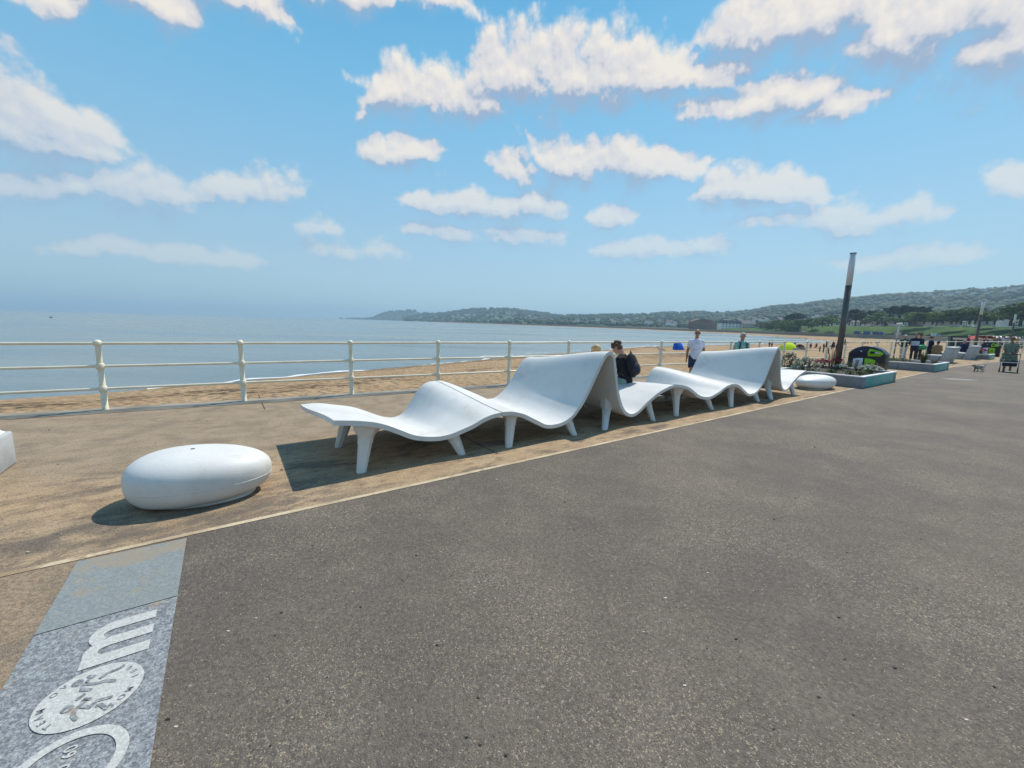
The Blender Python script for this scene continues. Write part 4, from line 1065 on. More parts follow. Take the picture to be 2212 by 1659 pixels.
def person(label, loc, face, h=1.7, pose='stand', skin='fair', top=(.5, .5, .5), sleeve='short', low=(.1, .1, .15), lows='trousers', hair=(.05, .03, .02), style='short',
           cap=None, lean=0.0, nod=0.0, step=.22, seat=.45, glasses=False, detail=1, girth=1.0, group=None, band=None, strap=None, arms=None, pattern=None, shoes=(.05, .05, .06)):
    """face: compass angle of view in degrees, 0 looks along +y, positive to the left"""
    root = thing('person', label, 'person', tuple(loc), R(face), group, h / 1.75)
    J = joints(pose, lean, 0, seat * 1.75 / h, step, nod)
    if arms:
        for k, v in arms.items(): J[k] = Vector(v)
    vox = .011 if detail == 2 else (.016 if detail == 1 else .028)
    g = girth
    up = (J['neck'] - J['pelvis']).normalized(); fw = Vector((0, 1, 0)); fw = (fw - up * fw.dot(up)).normalized()
    def torso(mb, e, bottom=-.10):
        pts = [(bottom, .155, .115), (0, .165, .120), (.14, .145, .108), (.30, .168, .118), (.43, .172, .105), (.50, .12, .085), (.54, .065, .06)]
        n = 14; vs = []; fs = []
        for z, a, b in pts:
            c = J['pelvis'] + up * z; a = a * g + e; b = b * (g * 1.1 if z < .3 else g) + e
            vs += [c + Vector((1, 0, 0)) * a * math.cos(2 * math.pi * k / n) + fw * b * math.sin(2 * math.pi * k / n) for k in range(n)]
        for i in range(len(pts) - 1):
            for k in range(n): fs.append((i * n + k, i * n + (k + 1) % n, (i + 1) * n + (k + 1) % n, (i + 1) * n + k))
        fs.append(tuple(range(n - 1, -1, -1))); fs.append(tuple((len(pts) - 1) * n + k for k in range(n))); mb.add(vs, fs)
    def arm(mb, s_, e, to=1.0):
        a, b, c = J['sh' + s_], J['el' + s_], J['wr' + s_]
        mb.ball(a, (.052 + e * .8) * g, 10, 6)
        mb.tube([a, a.lerp(b, .5), b] if to >= .5 else [a, a.lerp(b, .62)], [(.052 + e), (.048 + e), (.042 + e)] if to >= .5 else [(.050 + e), (.050 + e)], 10)
        if to >= 1: mb.ball(b, .042 + e, 8, 6); mb.tube([b, b.lerp(c, .4), c], [.042 + e, .040 + e, .028 + e], 10)
    def legp(mb, s_, e, to=1.0):
        a, b, c = J['hip' + s_], J['kn' + s_], J['an' + s_]
        mb.ball(a, .088 * g + e, 10, 6)
        if to <= .55: mb.tube([a, a.lerp(b, .85)], [.088 * g + e, .072 * g + e + .012], 12); return
        mb.tube([a, a.lerp(b, .5), b], [.088 * g + e, .074 * g + e, .056 + e], 12); mb.ball(b, .057 + e, 10, 6)
        mb.tube([b, b.lerp(c, .35), c.lerp(b, .04 if to >= 1 else .3)], [.056 + e, .056 + e, .038 + e + (.012 if e else 0)], 12)
    # body: one continuous surface
    mb = MB(); torso(mb, -.004)
    hc = J['headc']; hq = lean * .4 + nod; Hm = Matrix.Rotation(-hq, 3, 'X')
    mb.tube([J['neck'] - up * .05, J['skull'], hc], [.062, .054, .052], 10)
    mb.ball(hc + Vector((0, .005, .035)), (.074, .092, .088), 14, 10, Hm); mb.ball(hc + Hm @ Vector((0, .030, -.035)), (.056, .066, .070), 12, 8, Hm)
    mb.ball(hc + Hm @ Vector((0, .098, -.012)), (.015, .022, .022), 8, 6); mb.ball(hc + Hm @ Vector((0, .082, -.058)), (.026, .016, .012), 8, 6)
    for s_ in (-1, 1): mb.ball(hc + Hm @ Vector((.077 * s_, -.005, 0)), (.014, .024, .032), 8, 6)
    for s_, n_ in ((-1, 'l'), (1, 'r')):
        arm(mb, n_, 0); legp(mb, n_, -.004)
        w_ = J['wr' + n_]; d = (w_ - J['el' + n_]).normalized(); sd = d.cross(Vector((0, 1, 0)) if abs(d.y) < .8 else Vector((0, 0, 1))).normalized(); cu = sd.cross(d)
        mb.tube([w_, w_ + d * .05, w_ + d * .095], [.027, .038, .034], 8, flat=.6)
        if detail:
            for k, ln in ((-1.5, .060), (-.5, .075), (.5, .070), (1.5, .055)):
                p0 = w_ + d * .085 + cu * .017 * k; mb.tube([p0, p0 + d * ln * .55, p0 + d * ln * .9 + sd * .02], [.0105, .010, .008], 6)
            mb.tube([w_ + d * .03 + cu * .03, w_ + d * .06 + cu * .055, w_ + d * .085 + cu * .058], [.012, .012, .009], 6)
        an, to = J['an' + n_], J['toe' + n_]
        mb.tube([an + Vector((0, -.05, -.03)), an + Vector((0, .04, -.03)), to], [.04, .042, .03], 8)
    remesh(mb, 'body', SK[skin], root, vox, 3)
    # clothing
    if top:
        mb = MB(); torso(mb, .014)
        mb.mat(0)
        for n_ in 'lr': arm(mb, n_, .014, 1.0 if sleeve == 'long' else .3)
        tm = pattern or cloth(*top)
        sh = remesh(mb, 'shirt', tm, root, vox * 1.1, 5)
        if band:
            z0, z1, bc = band; bm_ = MB(); n = 20
            rs = []
            for z in (z0, z1):
                c = J['pelvis'] + up * z; rs.append([c + Vector((1, 0, 0)) * (.197 * g) * math.cos(2 * math.pi * k / n) + fw * (.158 * g) * math.sin(2 * math.pi * k / n) for k in range(n + 1)])
            bm_.grid(rs); bm_.build('stripe', cloth(*bc), sh, smooth=True)
    mb = MB()
    n = 14
    if lows == 'dress':
        rs = []
        for z, a, b in ((.20, .165, .13), (0, .20, .16), (-.2, .225, .185), (-.42, .25, .20)):
            rs.append((0, J['pelvis'].y, J['pelvis'].z + z, a * g, b * g))
        mb.rings(rs, 16); remesh(mb, 'skirt', pattern or cloth(*low), root, vox * 1.1, 4)
    elif low:
        mb.rings([(0, J['pelvis'].y, J['pelvis'].z - .11, .12 * g, .10 * g), (0, J['pelvis'].y, J['pelvis'].z - .02, .172 * g, .128 * g), (0, J['pelvis'].y, J['pelvis'].z + .07, .164 * g, .124 * g)], 14)
        for n_ in 'lr': legp(mb, n_, .016, .5 if lows == 'shorts' else 1.0)
        remesh(mb, lows, cloth(*low), root, vox * 1.1, 4)
    if shoes and pose != 'lie':
        for n_ in 'lr':
            an, to = J['an' + n_], J['toe' + n_]
            mb = MB().tube([an + Vector((0, -.075, -.035)), an + Vector((0, 0, -.03)), an + Vector((0, .08, -.04)), to + Vector((0, .03, -.005))], [(.036, .03), (.046, .045), (.046, .036), (.034, .022)], 10)
            mb.build('shoe', cloth(*shoes), root, smooth=True)
    # hair and headgear
    if style != 'bald' and hair:
        mb = MB(); hm = hairm(*hair)
        def curl(v): return 1 + .10 * noise.noise(v * 34) + (.06 * noise.noise(v * 70))
        mb.ball(hc + Hm @ Vector((0, -.016, .052)), (.086, .100, .088), 18, 12, Hm, curl)
        mb.ball(hc + Hm @ Vector((0, -.048, .0)), (.076, .066, .085), 16, 10, Hm, curl)
        if style == 'long':
            mb.ball(hc + Hm @ Vector((0, -.045, -.09)), (.088, .062, .15), 16, 12, None, curl)
            for s_ in (-1, 1): mb.ball(hc + Hm @ Vector((.066 * s_, .0, -.06)), (.026, .055, .11), 10, 8, None, curl)
        if style == 'curly':
            for k in range(26):
                d = Vector((rnd.gauss(0, 1), rnd.gauss(-.3, 1), abs(rnd.gauss(.4, .8)))).normalized(); mb.ball(hc + Hm @ (Vector((0, -.012, .05)) + Vector((d.x * .085, d.y * .098, d.z * .09))), rnd.uniform(.024, .038), 7, 5)
        mb.build('hair', hm, root, smooth=True)
    if cap:
        mb = MB(); mb.ball(hc + Hm @ Vector((0, 0, .062)), (.088, .104, .074), 16, 10, Hm)
        mb.tube([hc + Hm @ Vector((0, .07, .055)), hc + Hm @ Vector((0, .15, .045))], [(.075, .010), (.058, .006)], 12)
        mb.build('cap', cloth(*cap), root, smooth=True)
    if glasses:
        mb = MB()
        for s_ in (-1, 1): mb.ball(hc + Hm @ Vector((.032 * s_, .088, .008)), (.027, .012, .020), 10, 6)
        mb.tube([hc + Hm @ Vector((-.08, .0, .014)), hc + Hm @ Vector((-.062, .082, .014)), hc + Hm @ Vector((.062, .082, .014)), hc + Hm @ Vector((.08, 0, .014))], .005, 6)
        mb.build('sunglasses', X['black'], root)
    elif detail == 2:
        for s_ in (-1, 1): MB().ball(hc + Hm @ Vector((.030 * s_, .083, .010)), .0105, 8, 6).build('eye', X['black'], root)
    if strap:
        for s_ in (-1, 1):
            a = J['pelvis'] + up * .47 + Vector((.105 * s_, 0, 0)); b = J['pelvis'] + up * .22 + Vector((.125 * s_, 0, 0))
            MB().tube([a - fw * .10, a + up * .055 * g, a + fw * .135 * g, b + fw * .152 * g, b + fw * .02 + Vector((.045 * s_, 0, 0))], [(.022, .008)] * 5, 8).build('strap', cloth(*strap), root)
    root['_j'] = 0; del root['_j']
    return root, J

def dots(c1, c2, scale, thr):
    m = bpy.data.materials.new('patterned_cloth'); m.use_nodes = True; t = NT(m.node_tree); b = m.node_tree.nodes['Principled BSDF']
    P = t.n('ShaderNodeTexCoord').outputs['Object']; d = t.voro(P, scale, rand=.6)
    t.put(b.inputs['Base Color'], t.mix(t.m('LESS_THAN', d, thr), c1 + (1,), c2 + (1,))); b.inputs['Roughness'].default_value = .9
    return m
TOCAM = lambda p: math.degrees(math.atan2(p[0], -p[1]))               # face angle that looks back at the camera

# boy on the lounger, seen from behind, bent towards the child
sp = LO + PD * (5.20 * K) + PN * (.92 * K); sp.z = 0
boy, JB = person('boy with dark curly hair, black top and mint trousers sitting on the lounger, bent forward', sp, 50, 1.80, 'sit', 'fair', (.012, .012, .016), 'long', (.22, .36, .33), 'trousers', (.070, .038, .022), 'curly', lean=.24, nod=.50, seat=.50, detail=2, shoes=(.3, .3, .3), girth=.95)
# his rucksack
bp_ = JB['pelvis'].lerp(JB['neck'], .56); upb = (JB['neck'] - JB['pelvis']).normalized()
bk = Vector((0, -upb.z, upb.y)); c_b = bp_ + bk * .19
Rb = Matrix(((1, 0, 0), (0, -bk.y * -1, upb.y), (0, -bk.z * -1, upb.z)))
rs_ = thing('rucksack', 'black and charcoal rucksack on the back of the seated boy', 'rucksack', tuple(sp), R(50), None, 1.78 / 1.75)
Mb = Matrix((( 1, 0, 0), (0, bk.y, upb.y), (0, bk.z, upb.z)))
def bagf(v): return 1 + .06 * noise.noise(v * 9)
MB().ball(c_b, (.165, .105, .25), 18, 14, Mb, bagf).build('bag_body', cloth(.012, .013, .02), rs_, smooth=True)
MB().ball(c_b + bk * .075 - upb * .07, (.135, .070, .135), 16, 12, Mb, bagf).build('front_pocket', cloth(.022, .026, .045), rs_, smooth=True)
MB().tube([c_b + upb * .24 + Vector((-.04, 0, 0)), c_b + upb * .29, c_b + upb * .24 + Vector((.04, 0, 0))], .010, 6).build('handle', cloth(.02, .02, .025), rs_)
for s_ in (-1, 1):
    a = bp_ + Vector((.105 * s_, 0, 0))
    MB().tube([a + upb * .17 + bk * .10, a + upb * .235 - bk * .02, a + upb * .12 - bk * .155, a - upb * .06 - bk * .15, a * 1.0 - upb * .18 + bk * .05 + Vector((.05 * s_, 0, 0))], [(.026, .009)] * 5, 8).build('strap', cloth(.09, .09, .095), rs_, smooth=True)
q = at(1290, 760, 8.15)
person('fair haired person sitting behind the first high lounger back, only the head showing', (q.x, q.y, 0), 40, 1.74, 'sit', 'fair', (.02, .02, .03), 'short', (.05, .06, .1), 'trousers', (.44, .27, .12), 'long', detail=2, nod=.15, seat=.42)
q = at(1503, 760, 12.4)
person('bald man in sunglasses, white T-shirt and navy shorts walking beside the railing', (q.x, q.y, 0), TOCAM(q) + 6, 1.70, 'walk', 'tan', (.66, .66, .76), 'short', (.030, .038, .085), 'shorts', None, 'bald', glasses=True, detail=2, girth=1.05, step=.2)
q = at(1600, 770, 13.3)
person('grey haired woman in a spotted teal top with rucksack straps, behind the second high back', (q.x, q.y, 0), TOCAM(q) + 20, 1.62, 'walk', 'tan', (.2, .4, .36), 'short', (.05, .06, .09), 'trousers', (.30, .29, .28), 'short', detail=2, girth=1.2, strap=(.015, .02, .05), pattern=dots((.16, .37, .33), (.6, .68, .64), 17, .22))
q = at(1948, 776, 27.0)
person('man in a green polo, cream trousers and pale cap, hands on hips', (q.x, q.y, 0), TOCAM(q), 1.62, 'stand', 'tan', (.010, .085, .062), 'short', (.50, .46, .40), 'trousers', (.4, .4, .4), 'short', cap=(.6, .58, .56), girth=1.1, shoes=(.04, .04, .04),
       arms={'ell': (-.36, -.08, 1.16), 'wrl': (-.19, .06, .98), 'elr': (.36, -.08, 1.16), 'wrr': (.19, .06, .98)})
q = at(1971, 776, 26.6)
person('man in a navy jumper with a broad pale blue chest stripe', (q.x, q.y, 0), TOCAM(q), 1.73, 'stand', 'tan', (.016, .018, .055), 'long', (.035, .03, .05), 'trousers', (.05, .03, .02), 'short', girth=1.08, band=(.04, .33, (.40, .48, .56)), shoes=(.5, .5, .5),
       arms={'ell': (-.30, -.10, 1.12), 'wrl': (-.12, -.20, .98), 'elr': (.30, -.10, 1.12), 'wrr': (.12, -.20, .98)})
q = at(1981, 776, 27.9)
person('person in a black cap standing behind the man with the striped jumper', (q.x, q.y, 0), TOCAM(q) + 30, 1.70, 'stand', 'tan', (.02, .02, .045), 'long', (.03, .03, .06), 'trousers', None, 'bald', cap=(.012, .012, .015))
q = at(2005, 776, 27.2)
person('person in a navy jacket with turquoise piping and a dark cap, beside the green bag', (q.x, q.y, 0), TOCAM(q) - 60, 1.56, 'stand', 'fair', (.010, .016, .055), 'long', (.03, .04, .03), 'trousers', (.05, .04, .03), 'short', cap=(.014, .016, .04))
gbz = at(1992, 750.5, 26.95)
gb = thing('shopping_bag', 'bulging bright green carrier bag hanging in front of the navy jacket', 'bag', tuple(gbz))
MB().ball((0, 0, 0), (.30, .16, .17), 18, 12, None, lambda v: 1 + .16 * noise.noise(v * 7)).build('bag_body', mat('green_bag', (.03, .30, .13), .35, .2, 6, bump=.6, bscale=14), gb, smooth=True)
for s_ in (-1, 1): MB().tube([(.08 * s_ - .04, 0, .14), (.08 * s_ - .02, 0, .26), (.08 * s_ + .02, 0, .26), (.08 * s_ + .04, 0, .14)], .012, 6).build('handle', mat('green_handle', (.03, .28, .12), .4, .1, 6), gb)
q = at(2021, 770, 26.6)
fur = mat('furry_cloth', (.36, .22, .11), .95, .35, 16, col2=(.15, .085, .04), bump=1.0, bscale=40)
person('person with black hair in a sandy furry jacket, back turned, sitting on the bench', (q.x, q.y, 0), TOCAM(q) + 165, 1.62, 'sit', 'fair', (.4, .3, .2), 'long', (.04, .045, .03), 'trousers', (.010, .009, .009), 'short', girth=1.5, seat=.44, pattern=fur, lean=.1)
q = at(2079, 765, 31.3)
person('person in a navy jacket sitting on the farther concrete bench', (q.x, q.y, 0), TOCAM(q) + 150, 1.66, 'sit', 'tan', (.016, .022, .075), 'long', (.20, .15, .10), 'trousers', (.25, .22, .2), 'short', girth=1.25, seat=.46)
# woman with a walking frame, and her dog
wp = Vector((24.1, 20.0, 0))
floral = mat('floral_cloth', (.20, .24, .17), .9, .3, 15, col2=(.10, .13, .10), fine=.3, fscale=30)
person('woman in a brown cap, dark glasses and a green flowered top pushing a walking frame', wp, TOCAM(wp), 1.70, 'push', 'tan', (.2, .25, .2), 'short', (.2, .24, .18), 'dress', (.16, .08, .04), 'short', cap=(.23, .12, .065), glasses=True, detail=2, girth=1.22, step=.12, pattern=floral, shoes=(.03, .02, .03))
rf = thing('walking_frame', 'black four wheeled walking frame with a seat and pannier, pushed by the woman', 'walking frame', (23.72, 19.62, 0), R(TOCAM(wp)))
fb = lambda a, b, r=.014, m_='black': MB().tube([a, b] if not isinstance(a, list) else a, r, 8)
for s_ in (-1, 1):
    fb([(.27 * s_, -.30, .93), (.28 * s_, -.22, .93), (.28 * s_, -.12, .75), (.28 * s_, .22, .20)], None).build('side_frame', X['metal'], rf, smooth=True)
    fb([(.28 * s_, .0, .55), (.28 * s_, -.26, .18)], None).build('side_frame', X['metal'], rf, smooth=True)
    MB().tube([(.27 * s_, -.36, .93), (.27 * s_, -.22, .935)], .022, 10).build('grip', X['black'], rf, smooth=True)
    for yy in (.24, -.28):
        wq = thing('x', None, None); bpy.data.objects.remove(wq)
        Mw = Matrix.Rotation(R(90), 3, 'Y')
        wo = MB().rings([(0, 0, -.02, .095, .095), (0, 0, .02, .095, .095)], 18).build('wheel', X['tyre'], rf, loc=(.28 * s_, yy, .10)); wo.rotation_euler = (0, R(90), 0)
        MB().rings([(0, 0, -.024, .05, .05), (0, 0, .024, .05, .05)], 12).build('hub', X['navyp'], wo)
        MB().tube([(.28 * s_, yy * .93, .24), (.28 * s_, yy, .10)], .018, 8).build('fork', X['navyp'], rf)
bevel(MB().box((0, .05, .56), (.50, .28, .045)).build('seat', X['black'], rf), .015)
MB().tube([(-.29, -.10, .86), (0, .06, .90), (.29, -.10, .86)], [(.035, .02)] * 3, 10).build('back_strap', X['black'], rf, smooth=True)
bevel(MB().box((0, .12, .40), (.46, .22, .20)).build('pannier', cloth(.02, .022, .04), rf), .03, 3)
MB().box((0, .233, .485), (.44, .012, .035)).build('pannier_trim', X['rim'], rf)
# the dog: a small long haired terrier trotting towards the camera
def dog(label, loc, face):
    root = thing('dog', label, 'dog', tuple(loc), R(face), None, .88)
    mb = MB()
    fz = lambda v: 1 + .10 * noise.noise(v * 20)
    mb.tube([(0, -.24, .25), (0, -.15, .255), (0, 0, .24), (0, .13, .255), (0, .22, .29), (0, .28, .33)], [.062, .092, .098, .108, .085, .07], 12)
    mb.ball((0, .315, .345), (.078, .085, .078), 12, 9, None, fz); mb.ball((0, .39, .325), (.045, .055, .040), 10, 7)
    mb.ball((0, .44, .335), (.014, .012, .012), 6, 5)
    for s_ in (-1, 1):
        mb.ball((.07 * s_, .30, .335), (.026, .045, .065), 8, 6)
        mb.tube([(.055 * s_, .15, .22), (.058 * s_, .14 + .02 * s_, .12), (.058 * s_, .155 + .03 * s_, .02)], [.045, .030, .026], 8); mb.ball((.058 * s_, .17 + .03 * s_, .018), (.030, .040, .018), 8, 5)
        mb.tube([(.055 * s_, -.18, .24), (.062 * s_, -.13 - .02 * s_, .16), (.060 * s_, -.225 - .02 * s_, .085), (.060 * s_, -.205 - .03 * s_, .02)], [.062, .042, .027, .024], 8); mb.ball((.06 * s_, -.19 - .03 * s_, .018), (.028, .038, .018), 8, 5)
    mb.tube([(0, -.25, .28), (0, -.30, .35), (0, -.28, .42), (0, -.22, .45)], [.035, .045, .048, .03], 8)
    fur = bpy.data.materials.new('dog_coat'); fur.use_nodes = True; t = NT(fur.node_tree); b = fur.node_tree.nodes['Principled BSDF']
    P = t.n('ShaderNodeTexCoord').outputs['Object']; n_ = t.rng(t.noise(P, 7, 5, .7), .42, .58); _, yy, zz_ = t.sep(P)
    n_ = t.m('MULTIPLY', n_, t.rng(yy, -.20, .0)); c = t.mix(n_, (.62, .55, .46, 1), (.13, .08, .065, 1))
    t.put(b.inputs['Base Color'], c); b.inputs['Roughness'].default_value = .95
    bp = t.n('ShaderNodeBump'); bp.inputs['Strength'].default_value = 1.0; bp.inputs['Distance'].default_value = .012; t.put(bp.inputs['Height'], t.noise(P, 70, 4, .7)); t.put(b.inputs['Normal'], bp.outputs[0])
    remesh(mb, 'body', fur, root, .010, 2)
    for s_ in (-1, 1): MB().ball((.034 * s_, .385, .365), .010, 6, 5).build('eye', X['black'], root)
    MB().ball((0, .447, .338), (.016, .012, .012), 8, 5).build('nose', X['black'], root)
    return root
dog('small shaggy dog with a brown and cream coat walking beside the walking frame', (22.35, 19.65, 0), TOCAM((22, 19)) - 40)

# --- further along the promenade and on the sand
def pp(px, Y): q = at(px, 745, Y); return (q.x, q.y, 0)
FAR = [(2090, 45, 'person in a magenta top behind the railing, just past the farther bench', (.20, .015, .06), (.03, .03, .05)), (2128, 41, 'person in a dark plum top beside the second lamp column', (.09, .014, .06), (.03, .03, .05)),
       (2146, 46, 'person in a grey green top standing behind the far recycling bin', (.15, .17, .13), (.05, .05, .06)), (2155, 50, 'person in a dusty mauve top and white hat behind the far bin', (.19, .12, .12), (.1, .1, .12)),
       (2167, 62, 'tall person all in black in the far crowd', (.014, .014, .02), (.014, .014, .02)), (2163, 53, 'person in a white top left of the woman with the frame', (.55, .55, .55), (.05, .05, .08)), (2177, 55, 'person in a pale grey top just over the shoulder of the woman with the frame', (.35, .36, .38), (.04, .04, .05)),
       (2196, 52, 'person in an ochre top to the right of the brown cap', (.42, .27, .12), (.06, .05, .05)), (2206, 48, 'person in a cream top at the right edge of the picture', (.50, .46, .42), (.1, .09, .09))]
for k, (px, Y, lab, t_, l_) in enumerate(FAR):
    p = pp(px, Y); person(lab, p, rnd.uniform(0, 360), rnd.uniform(1.6, 1.76), 'walk', rnd.choice(['fair', 'tan']), t_, rnd.choice(['short', 'long']), l_, 'trousers', rnd.choice([(.05, .03, .02), (.2, .15, .1), (.3, .28, .26)]), 'short', detail=0, cap=(.6, .6, .58) if 'hat' in lab else None, group='people on the far promenade')
def bp2(px, py, face, lab, pose, t_, l_=(.05, .05, .08), h=1.7, hair=(.03, .02, .015), style='short', grp='people on the sand', **kw):
    p = on_sand(px, py); person(lab, (p.x, p.y, p.z - .02), TOCAM(p) + face, h, pose, kw.pop('skin', 'fair'), t_, kw.pop('sleeve', 'short'), l_, kw.pop('lows', 'trousers'), hair, style, detail=0, group=grp, **kw)
bp2(1661.5, 750, 160, 'dark haired person in black and plum hugging the one in white on the sand', 'stand', (.02, .015, .02), (.10, .02, .05))
bp2(1667, 750, -40, 'person in a white top being hugged on the sand', 'stand', (.6, .57, .55), (.02, .02, .025), hair=(.09, .04, .03))
bp2(1335, 752, 90, 'person in a white top standing at the water line behind the boy', 'stand', (.5, .5, .52), (.03, .03, .07), 1.75, skin='dark')
bp2(1713, 752, 60, 'person in a bright blue top bending behind the yellow tent', 'stand', (.01, .22, .46), (.01, .02, .08), lean=.9, sleeve='long')
bp2(1722, 757, 20, 'person in a sage green top sitting right of the yellow tent', 'ground', (.16, .19, .13), (.2, .18, .15), girth=1.3)
bp2(1731, 757, 40, 'person in a black and white patterned top sitting in the beach group', 'ground', (.12, .11, .12), (.05, .05, .06))
bp2(1736, 758, 0, 'person in a pale pink top sitting in the middle of the beach group', 'ground', (.40, .30, .30), (.02, .02, .03))
bp2(1742, 758, -40, 'person in a black top sitting at the right of the beach group', 'ground', (.02, .02, .025), (.25, .18, .16))
bp2(1750.5, 753, 180, 'dark haired person in a navy top sitting high behind the beach group', 'sit', (.014, .018, .05), (.02, .02, .04), seat=.35)
bp2(1763, 752, 200, 'person in a maroon top behind the beach group', 'sit', (.16, .02, .05), (.03, .03, .05), seat=.3, hair=(.15, .05, .03))
bp2(1779, 749, 10, 'dark clothed person sitting alone between the group and the white bags', 'ground', (.02, .02, .04), (.05, .04, .05))
bp2(1787, 749, -30, 'person in a white top and dark shorts sitting behind the red stems', 'ground', (.5, .5, .52), (.02, .02, .05))
bp2(1427, 757.5, 90, 'dark haired sunbather propped up on the sand near the blue tent', 'lie', (.40, .22, .18), (.03, .02, .03), lean=-.9)
bp2(1744, 733.5, 80, 'person reclining alone on the far wet sand', 'lie', (.2, .12, .08), (.1, .07, .05), lean=-.8)
bp2(1740, 732.6, 0, 'tiny person sitting at the far edge of the water', 'ground', (.12, .1, .08))
for k, (px, py, c, lab) in enumerate(((1845, 739.5, (.03, .02, .02), 'dark person sitting alone on the sand right of the lamp column'), (1864, 742, (.05, .05, .08), 'person leftmost in the row sitting above the bin'), (1869, 742, (.02, .05, .05), 'person in dark teal in the row sitting above the bin'),
        (1875, 742, (.25, .24, .26), 'person in light grey in the row sitting above the bin'), (1881, 741.5, (.16, .03, .04), 'person in dark red in the row sitting above the bin'), (1894, 741.5, (.03, .025, .07), 'person in indigo sitting right of the row above the bin'),
        (1899, 741, (.02, .02, .025), 'person in black sitting near the slim post'), (1916, 740, (.28, .16, .10), 'bare shouldered person sitting beside the slim post'), (1922, 740, (.20, .10, .10), 'person in rust red sitting beside the slim post'))):
    bp2(px, py, rnd.uniform(-120, 120), lab, 'ground', c, (.05, .05, .07))
for k, px, py in ((0, 1585, 716.5), (1, 1611, 721), (2, 1622, 722.5), (3, 1530, 714)):
    bp2(px, py, 90, 'tiny walker on the far strip of sand', 'walk', (.06, .06, .08), grp='walkers on the far sand')

# beach shelters
def tent(label, p, w_, d_, h_, m_, rz, name='beach_tent'):
    root = thing(name, label, 'tent', tuple(p), rz)
    rows = [[(w_ / 2 * math.cos(math.pi * j / 12) * (1 - .15 * i / 8), -d_ / 2 + d_ * i / 8, max(0, h_ * math.sin(math.pi * j / 12) ** .8 * (1 - (i / 8) ** 2.2))) for j in range(13)] for i in range(9)]
    mb = MB().grid(rows); mb.build('canopy', m_, root, smooth=True)
    MB().add([(-w_ / 2 * .95, -d_ / 2, .02), (w_ / 2 * .95, -d_ / 2, .02), (w_ / 2 * .8, d_ / 2, .02), (-w_ / 2 * .8, d_ / 2, .02)], [(0, 1, 2, 3)]).build('groundsheet', cloth(.25, .25, .28), root)
    MB().tube([(x, y - .005, z) for x, y, z in rows[0]], .02, 6).build('hoop', X['black'], root)
    MB().add([(.0, -d_ / 2 - .012, .10), (w_ * .28, -d_ / 2 - .012, .10), (w_ * .24, -d_ / 2 - .012, h_ * .55), (.02, -d_ / 2 - .012, h_ * .6)], [(0, 1, 2, 3)]).build('door_flap', m_, root)
    return root
q = on_sand(1705, 757); tent('neon yellow pop-up tent on the sand beyond the railing', q, 2.6, 1.9, 1.5, leafmat('neon_nylon', (.62, .80, .005), (.62, .80, .005)), R(TOCAM(q)) + .3)
q = on_sand(1467, 756); tent('bright blue pop-up tent on the sand beside the walking man', q, 1.7, 1.6, 1.6, leafmat('blue_nylon', (.008, .10, .50), (.008, .10, .50)), R(TOCAM(q)) + .5)
q = on_sand(1729, 753); tent('low brown windbreak tent behind the beach group', q, 1.7, 1.2, .9, mat('brown_nylon', (.22, .16, .11), .7, .1, 5), R(TOCAM(q)) + 2.9)
for k, (px, py, lab) in enumerate(((1797, 750, 'white beach bag pile left of the lamp column'), (1806, 750, 'white beach bag pile touching the lamp column in view'))):
    q = on_sand(px, py); r_ = thing('beach_bag', lab, 'bag', tuple(q))
    for j in range(3): MB().ball((rnd.uniform(-.5, .5), 0, .3), (.42, .3, .42), 12, 8, None, lambda v: 1 + .2 * noise.noise(v * 5)).build('sack', cloth(.55, .56, .55), r_, smooth=True)
q = on_sand(1711, 757.5); r_ = thing('striped_bag', 'pale striped bag standing in front of the yellow tent', 'bag', tuple(q)); MB().box((0, -1.0, .28), (.9, .35, .56), taper=.85).build('bag_body', cloth(.42, .36, .40), r_)

# ------------------------------------------------------------------ far shore: bank, road, hills
ib = [i for i in range(NC) if COAST[i].y > 47 and COAST[i].y < 560]
def top_z(i):
    y = COAST[i].y; return 7.0 * min(1, max(.25, (600 - y) / 170)) if y > 430 else 7.0
bank = MB().grid([[(*coast_off(i, d).to_tuple(), z + (.25 * noise.noise(Vector((i * .7, d * .3, 1))) if 0 < f < 1 else 0)) for d, z, f in ((22, -.02, 0), (27, top_z(i) * .22, .2), (33, top_z(i) * .55, .5), (40, top_z(i) * .86, .8), (45, top_z(i), 1), (47, top_z(i) + .05, 1))] for i in ib], True)
tag(bank.build('grass_bank', X['grass'], smooth=True), kind='structure')
upr = MB().grid([[(*coast_off(i, 47).to_tuple(), top_z(i) + .05), (*coast_off(i, 60).to_tuple(), top_z(i) + .05)] for i in ib], True)
X['road'] = mat('far_road', (.13, .13, .13), .9, .15, .3); tag(upr.build('upper_road', X['road']), kind='structure')
plat = MB().grid([[(*coast_off(i, 60).to_tuple(), top_z(i)), (*coast_off(i, 130).to_tuple(), top_z(i) + 3), (*coast_off(i, 320).to_tuple(), top_z(i) + 12)] for i in ib], True)
tag(plat.build('upper_terrace', X['grass']), kind='structure')

